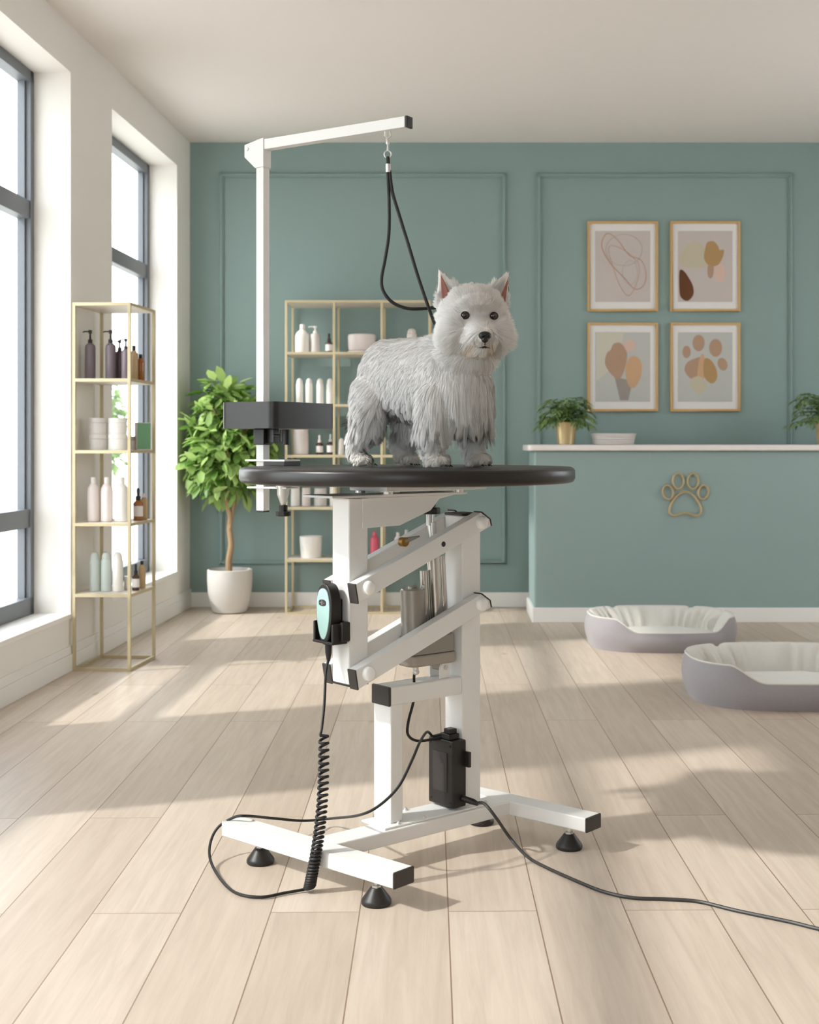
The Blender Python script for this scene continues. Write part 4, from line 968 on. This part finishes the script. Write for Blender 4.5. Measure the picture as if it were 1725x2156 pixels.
# head: radiate away from the nose bridge
src=hcn+hfn*.122+np.array([0,0,-.034])
rad=P-src; rad/=np.linalg.norm(rad,axis=1)[:,None]
rad=rad+N*.55; rad[:,2]-=.30*sm(-c_2,-.01,.05)+.0
mz=sm(a_,.055,.085)*sm(-c_2,.034,.050)       # muzzle hair: out and down
mzf=hln*np.sign(b_)[:,None]*np.minimum(1,np.abs(b_)/.012)[:,None]*.9+np.array([0,0,-1.])*(.75+.4*(c_2<-.055))[:,None]-hfn*.25
rad=rad*(1-mz)[:,None]+mzf*mz[:,None]
flow=flow*(1-head)[:,None]+rad*head[:,None]
earf=np.tile(np.array([0,0,1.])*.9,(NF,1))+hln*np.sign(b_)[:,None]*.25; flow=flow*(1-ear)[:,None]+earf*ear[:,None]
nz=lambda s,o: np.array([noise.noise(Vector((p[0]*s+o,p[1]*s,p[2]*s))) for p in P])
n1=nz(28,0); n2=nz(28,9); n3=nz(60,4)
flow+=np.stack([n1,n2,n3],1)*(.35+.5*low*(1-head)+.45*leg+.1*head)[:,None]
flow-=N*np.sum(flow*N,axis=1)[:,None]
fn=np.linalg.norm(flow,axis=1); flow/=np.maximum(fn,1e-6)[:,None]
lift=.34+.20*low*(1-paw)+.25*head*(1-mz)+.60*paw
L_=.0135*np.ones(NF)
L_+=.014*sm(np.abs(l_),.03,.065)*(1-sm(z_,.15,.22))             # flank
fr=(1-sm(z_,.105,.15))*sm(z_,.075,.10); L_+=.024*fr*(1-head)       # belly and skirt
L_+=.026*front*sm(z_,.105,.13)*(1-sm(z_,.15,.20))                 # chest fringe
L_+=.008*front
L_=L_*(1-leg)+(.020+.016*sm(z_,.04,.11))*leg; L_=L_*(1-paw)+.0105*paw
L_=L_*(1-head)+.018*head
L_+=head*(.014*sm(-c_2,0,.05)*(1-mz)); L_=np.where(head*mz>.4,.014+.011*(c_2<-.058),L_); L_=np.where((head>.5)&(a_>.07)&(mz<.4),.009,L_)
hump=(rh<.12)&(c_2>.04)&(np.abs(b_)<.05); L_=np.where(hump,.017,L_)
eb=(rh<.14)&(c_2>.015)&(np.abs(b_)>.055); L_=np.where(eb,.011,L_)
L_=np.where(ear>.5,.0065+.006*(1-sm(c_2,.06,.085)),L_)
L_=np.where((t_<-.145)&(z_>.12),.016,L_); L_=np.where((t_<-.14)&(z_<.11)&(z_>.05),.012,L_)
L_*=(.7+.6*rs.rand(NF))*(1+.35*n3)
# keep the eyes, nose and inner ears clear
for sd in (-1,1):
    e=np.array(HP(.066,.0335*sd,.0055)); d=np.linalg.norm(P-e,axis=1); L_*=np.clip((d-.0085)/.011,.0,1)
d=np.linalg.norm(P-np.array(NZ),axis=1); L_*=np.clip((d-.011)/.014,0,1)
inner=(ear>.3)&((N@hfn)>.3)&(np.abs(b_)>.0575+.021*np.clip((c_2-.054)/.054,0,1)+np.where(b_>0,.005,0)); L_=np.where(inner,L_*.25,L_)
L_=np.where(N[:,2]<-.6,np.where(z_<.02,0,L_),L_)
keep=L_>.0015
P,N,flow,L_,lift,a_,b_,c_2,head,paw,low,leg,ear,mz=[q[keep] for q in (P,N,flow,L_,lift,a_,b_,c_2,head,paw,low,leg,ear,mz)]; n=len(P)
jit=rs.normal(0,.10,(n,3)); d0=N*lift[:,None]+flow*1.0+jit; d0/=np.linalg.norm(d0,axis=1)[:,None]
grav=np.array([0,0,-1.])
K=4; pts=[P-N*.001]
cur=P-N*.001; dd=d0.copy()
gk=(.25+.5*low)*(1-head*.7)*(1-ear)
for k in range(1,K):
    cur=cur+dd*(L_/(K-1))[:,None]; pts.append(cur)
    dd=dd+grav*gk[:,None]*.45-N*.12*(1-low)[:,None]; dd/=np.linalg.norm(dd,axis=1)[:,None]
# clumping towards guide strands
G_=np.arange(0,n,60); kd=kdtree.KDTree(len(G_))
for i,g in enumerate(G_): kd.insert(P[g],i)
kd.balance(); gi=np.array([G_[kd.find(p)[1]] for p in P])
cl=(.34+.42*low*(1-paw)*(1-leg*.4)-.08*head)*(1-.3*ear); 
for k in range(1,K):
    w=(cl*(k/(K-1))**1.3)[:,None]; tgt=pts[k][gi]; sc2=1.0
    pts[k]=pts[k]*(1-w)+tgt*w
pts=[np.maximum(q,[-9,-9,.0008]) for q in pts]
rad0=.00031+.00007*(1-head)+.00018*paw; radk=[1.0,.95,.7,.12]
t0=pts[-1]-pts[0]; t0/=np.maximum(np.linalg.norm(t0,axis=1),1e-6)[:,None]
s1=np.cross(t0,N); s1/=np.maximum(np.linalg.norm(s1,axis=1),1e-6)[:,None]; s2=np.cross(t0,s1)
an=rs.normal(0,.6,n); wv=s1*np.cos(an)[:,None]+s2*np.sin(an)[:,None]
V=np.empty((n,K,2,3))
for k in range(K):
    for j in range(2): V[:,k,j]=pts[k]+wv*((2*j-1)*rad0*radk[k])[:,None]
fc=[]
base=np.arange(n)*K*2
for k in range(K-1): fc.append(np.stack([base+k*2,base+k*2+1,base+(k+1)*2+1,base+(k+1)*2],1))
fc=np.stack(fc,1).reshape(-1)
V=V.reshape(-1,3); fm=bpy.data.meshes.new('fur'); nf=len(fc)//4
fm.vertices.add(len(V)); fm.vertices.foreach_set('co',V.ravel()); fm.loops.add(len(fc)); fm.loops.foreach_set('vertex_index',fc.astype(np.int32))
fm.polygons.add(nf); fm.polygons.foreach_set('loop_start',np.arange(nf,dtype=np.int32)*4); fm.update(calc_edges=True)
# coat colour: ivory, tan stain round the mouth, slightly yellow paws, painted brow shading
white=np.array([.985,.972,.95]); stain=np.array([.62,.47,.31]); cream=np.array([.86,.80,.71])
cv=rs.normal(0,.045,n); col=np.tile(white,(n,1))*(1+rs.normal(0,.02,(n,1))-np.abs(cv[gi])[:,None]*(.4+1.2*low)[:,None])
st=np.exp(-(((a_-.085)/.035)**2+((np.abs(b_)-.024)/.014)**2+((c_2+.072)/.016)**2))*.8
st=np.maximum(st,.35*np.exp(-(((a_-.095)/.03)**2+(b_/.02)**2+((c_2+.082)/.016)**2)))*(head>.3)
col=col*(1-st)[:,None]+stain*st[:,None]
br2=.30*np.exp(-(((a_-.065)/.02)**2+(b_/.013)**2+((c_2-.022)/.012)**2)); col=col*(1-br2)[:,None]+np.array([.6,.52,.44])*br2[:,None]  # soft shading between the eyes, painted into the coat
pw=.45*paw; col=col*(1-pw)[:,None]+cream*pw[:,None]
ca=np.ones((n,K*2,4)); ca[:,:,:3]=np.clip(col,0,1)[:,None,:]
at_=fm.attributes.new('coat','FLOAT_COLOR','POINT'); at_.data.foreach_set('color',ca.ravel())
na=np.repeat(N[:,None,:],K*2,axis=1).reshape(-1,3); an_=fm.attributes.new('skin_normal','FLOAT_VECTOR','POINT'); an_.data.foreach_set('vector',na.ravel())
m=bpy.data.materials.new('white_fur'); m.use_nodes=True; nn=m.node_tree.nodes; ll=m.node_tree.links; nn.remove(nn['Principled BSDF'])
b=nn.new('ShaderNodeBsdfDiffuse')
aa=nn.new('ShaderNodeAttribute'); aa.attribute_name='coat'; ll.new(aa.outputs['Color'],b.inputs['Color'])
sn=nn.new('ShaderNodeAttribute'); sn.attribute_name='skin_normal'
vt=nn.new('ShaderNodeVectorTransform'); vt.vector_type='NORMAL'; vt.convert_from='OBJECT'; vt.convert_to='WORLD'; ll.new(sn.outputs['Vector'],vt.inputs[0])
gn=nn.new('ShaderNodeNewGeometry'); mx_=nn.new('ShaderNodeMix'); mx_.data_type='VECTOR'; mx_.inputs[0].default_value=.18
ll.new(vt.outputs[0],mx_.inputs[4]); ll.new(gn.outputs['Normal'],mx_.inputs[5])
nm=nn.new('ShaderNodeVectorMath'); nm.operation='NORMALIZE'; ll.new(mx_.outputs[1],nm.inputs[0]); ll.new(nm.outputs[0],b.inputs['Normal'])
tl=nn.new('ShaderNodeBsdfTranslucent'); ll.new(aa.outputs['Color'],tl.inputs['Color']); ms=nn.new('ShaderNodeMixShader'); ms.inputs[0].default_value=.12
ll.new(b.outputs[0],ms.inputs[1]); ll.new(tl.outputs[0],ms.inputs[2])
tp=nn.new('ShaderNodeBsdfTransparent'); m3=nn.new('ShaderNodeMixShader'); m3.inputs[0].default_value=.16; ll.new(ms.outputs[0],m3.inputs[1]); ll.new(tp.outputs[0],m3.inputs[2]); ll.new(m3.outputs[0],nn['Material Output'].inputs['Surface'])
fm.materials.append(m); fo=bpy.data.objects.new('fur',fm); COL.objects.link(fo); fo.parent=D; tag(fo,kind='stuff')
# ------------------------------------------------------------------ light and camera
w=bpy.data.worlds.new('sky'); S.world=w; w.use_nodes=True; bg=w.node_tree.nodes['Background']
bg.inputs[0].default_value=(.93,.96,1,1); bg.inputs[1].default_value=5.0
sd_=bpy.data.lights.new('sun','SUN'); sd_.energy=3.6; sd_.angle=R(2.2); sd_.color=(1,.955,.91)
so=bpy.data.objects.new('sun',sd_); COL.objects.link(so); so.rotation_euler=Vector((1,.38,-.87)).to_track_quat('-Z','Y').to_euler(); so.location=(-8,-2,8)
cd=bpy.data.cameras.new('camera'); co_=bpy.data.objects.new('camera',cd); COL.objects.link(co_); S.camera=co_
co_.location=(0,0,1); co_.rotation_euler=(R(90),0,0)
cd.sensor_fit='HORIZONTAL'; cd.sensor_width=36; cd.lens=F/1725*36
cd.shift_x=-(CX-862.5)/1725; cd.shift_y=(CY-1078)/1725
cd.dof.use_dof=True; cd.dof.focus_distance=3.0; cd.dof.aperture_fstop=8.5
cd.clip_start=.05; cd.clip_end=200
v=S.view_settings; v.view_transform='Standard'; v.look='None'; v.exposure=0; v.gamma=1
try: v.use_curve_mapping=False
except Exception: pass

S.cycles.max_bounces=24; S.cycles.diffuse_bounces=14; S.cycles.transmission_bounces=16; S.cycles.transparent_max_bounces=16
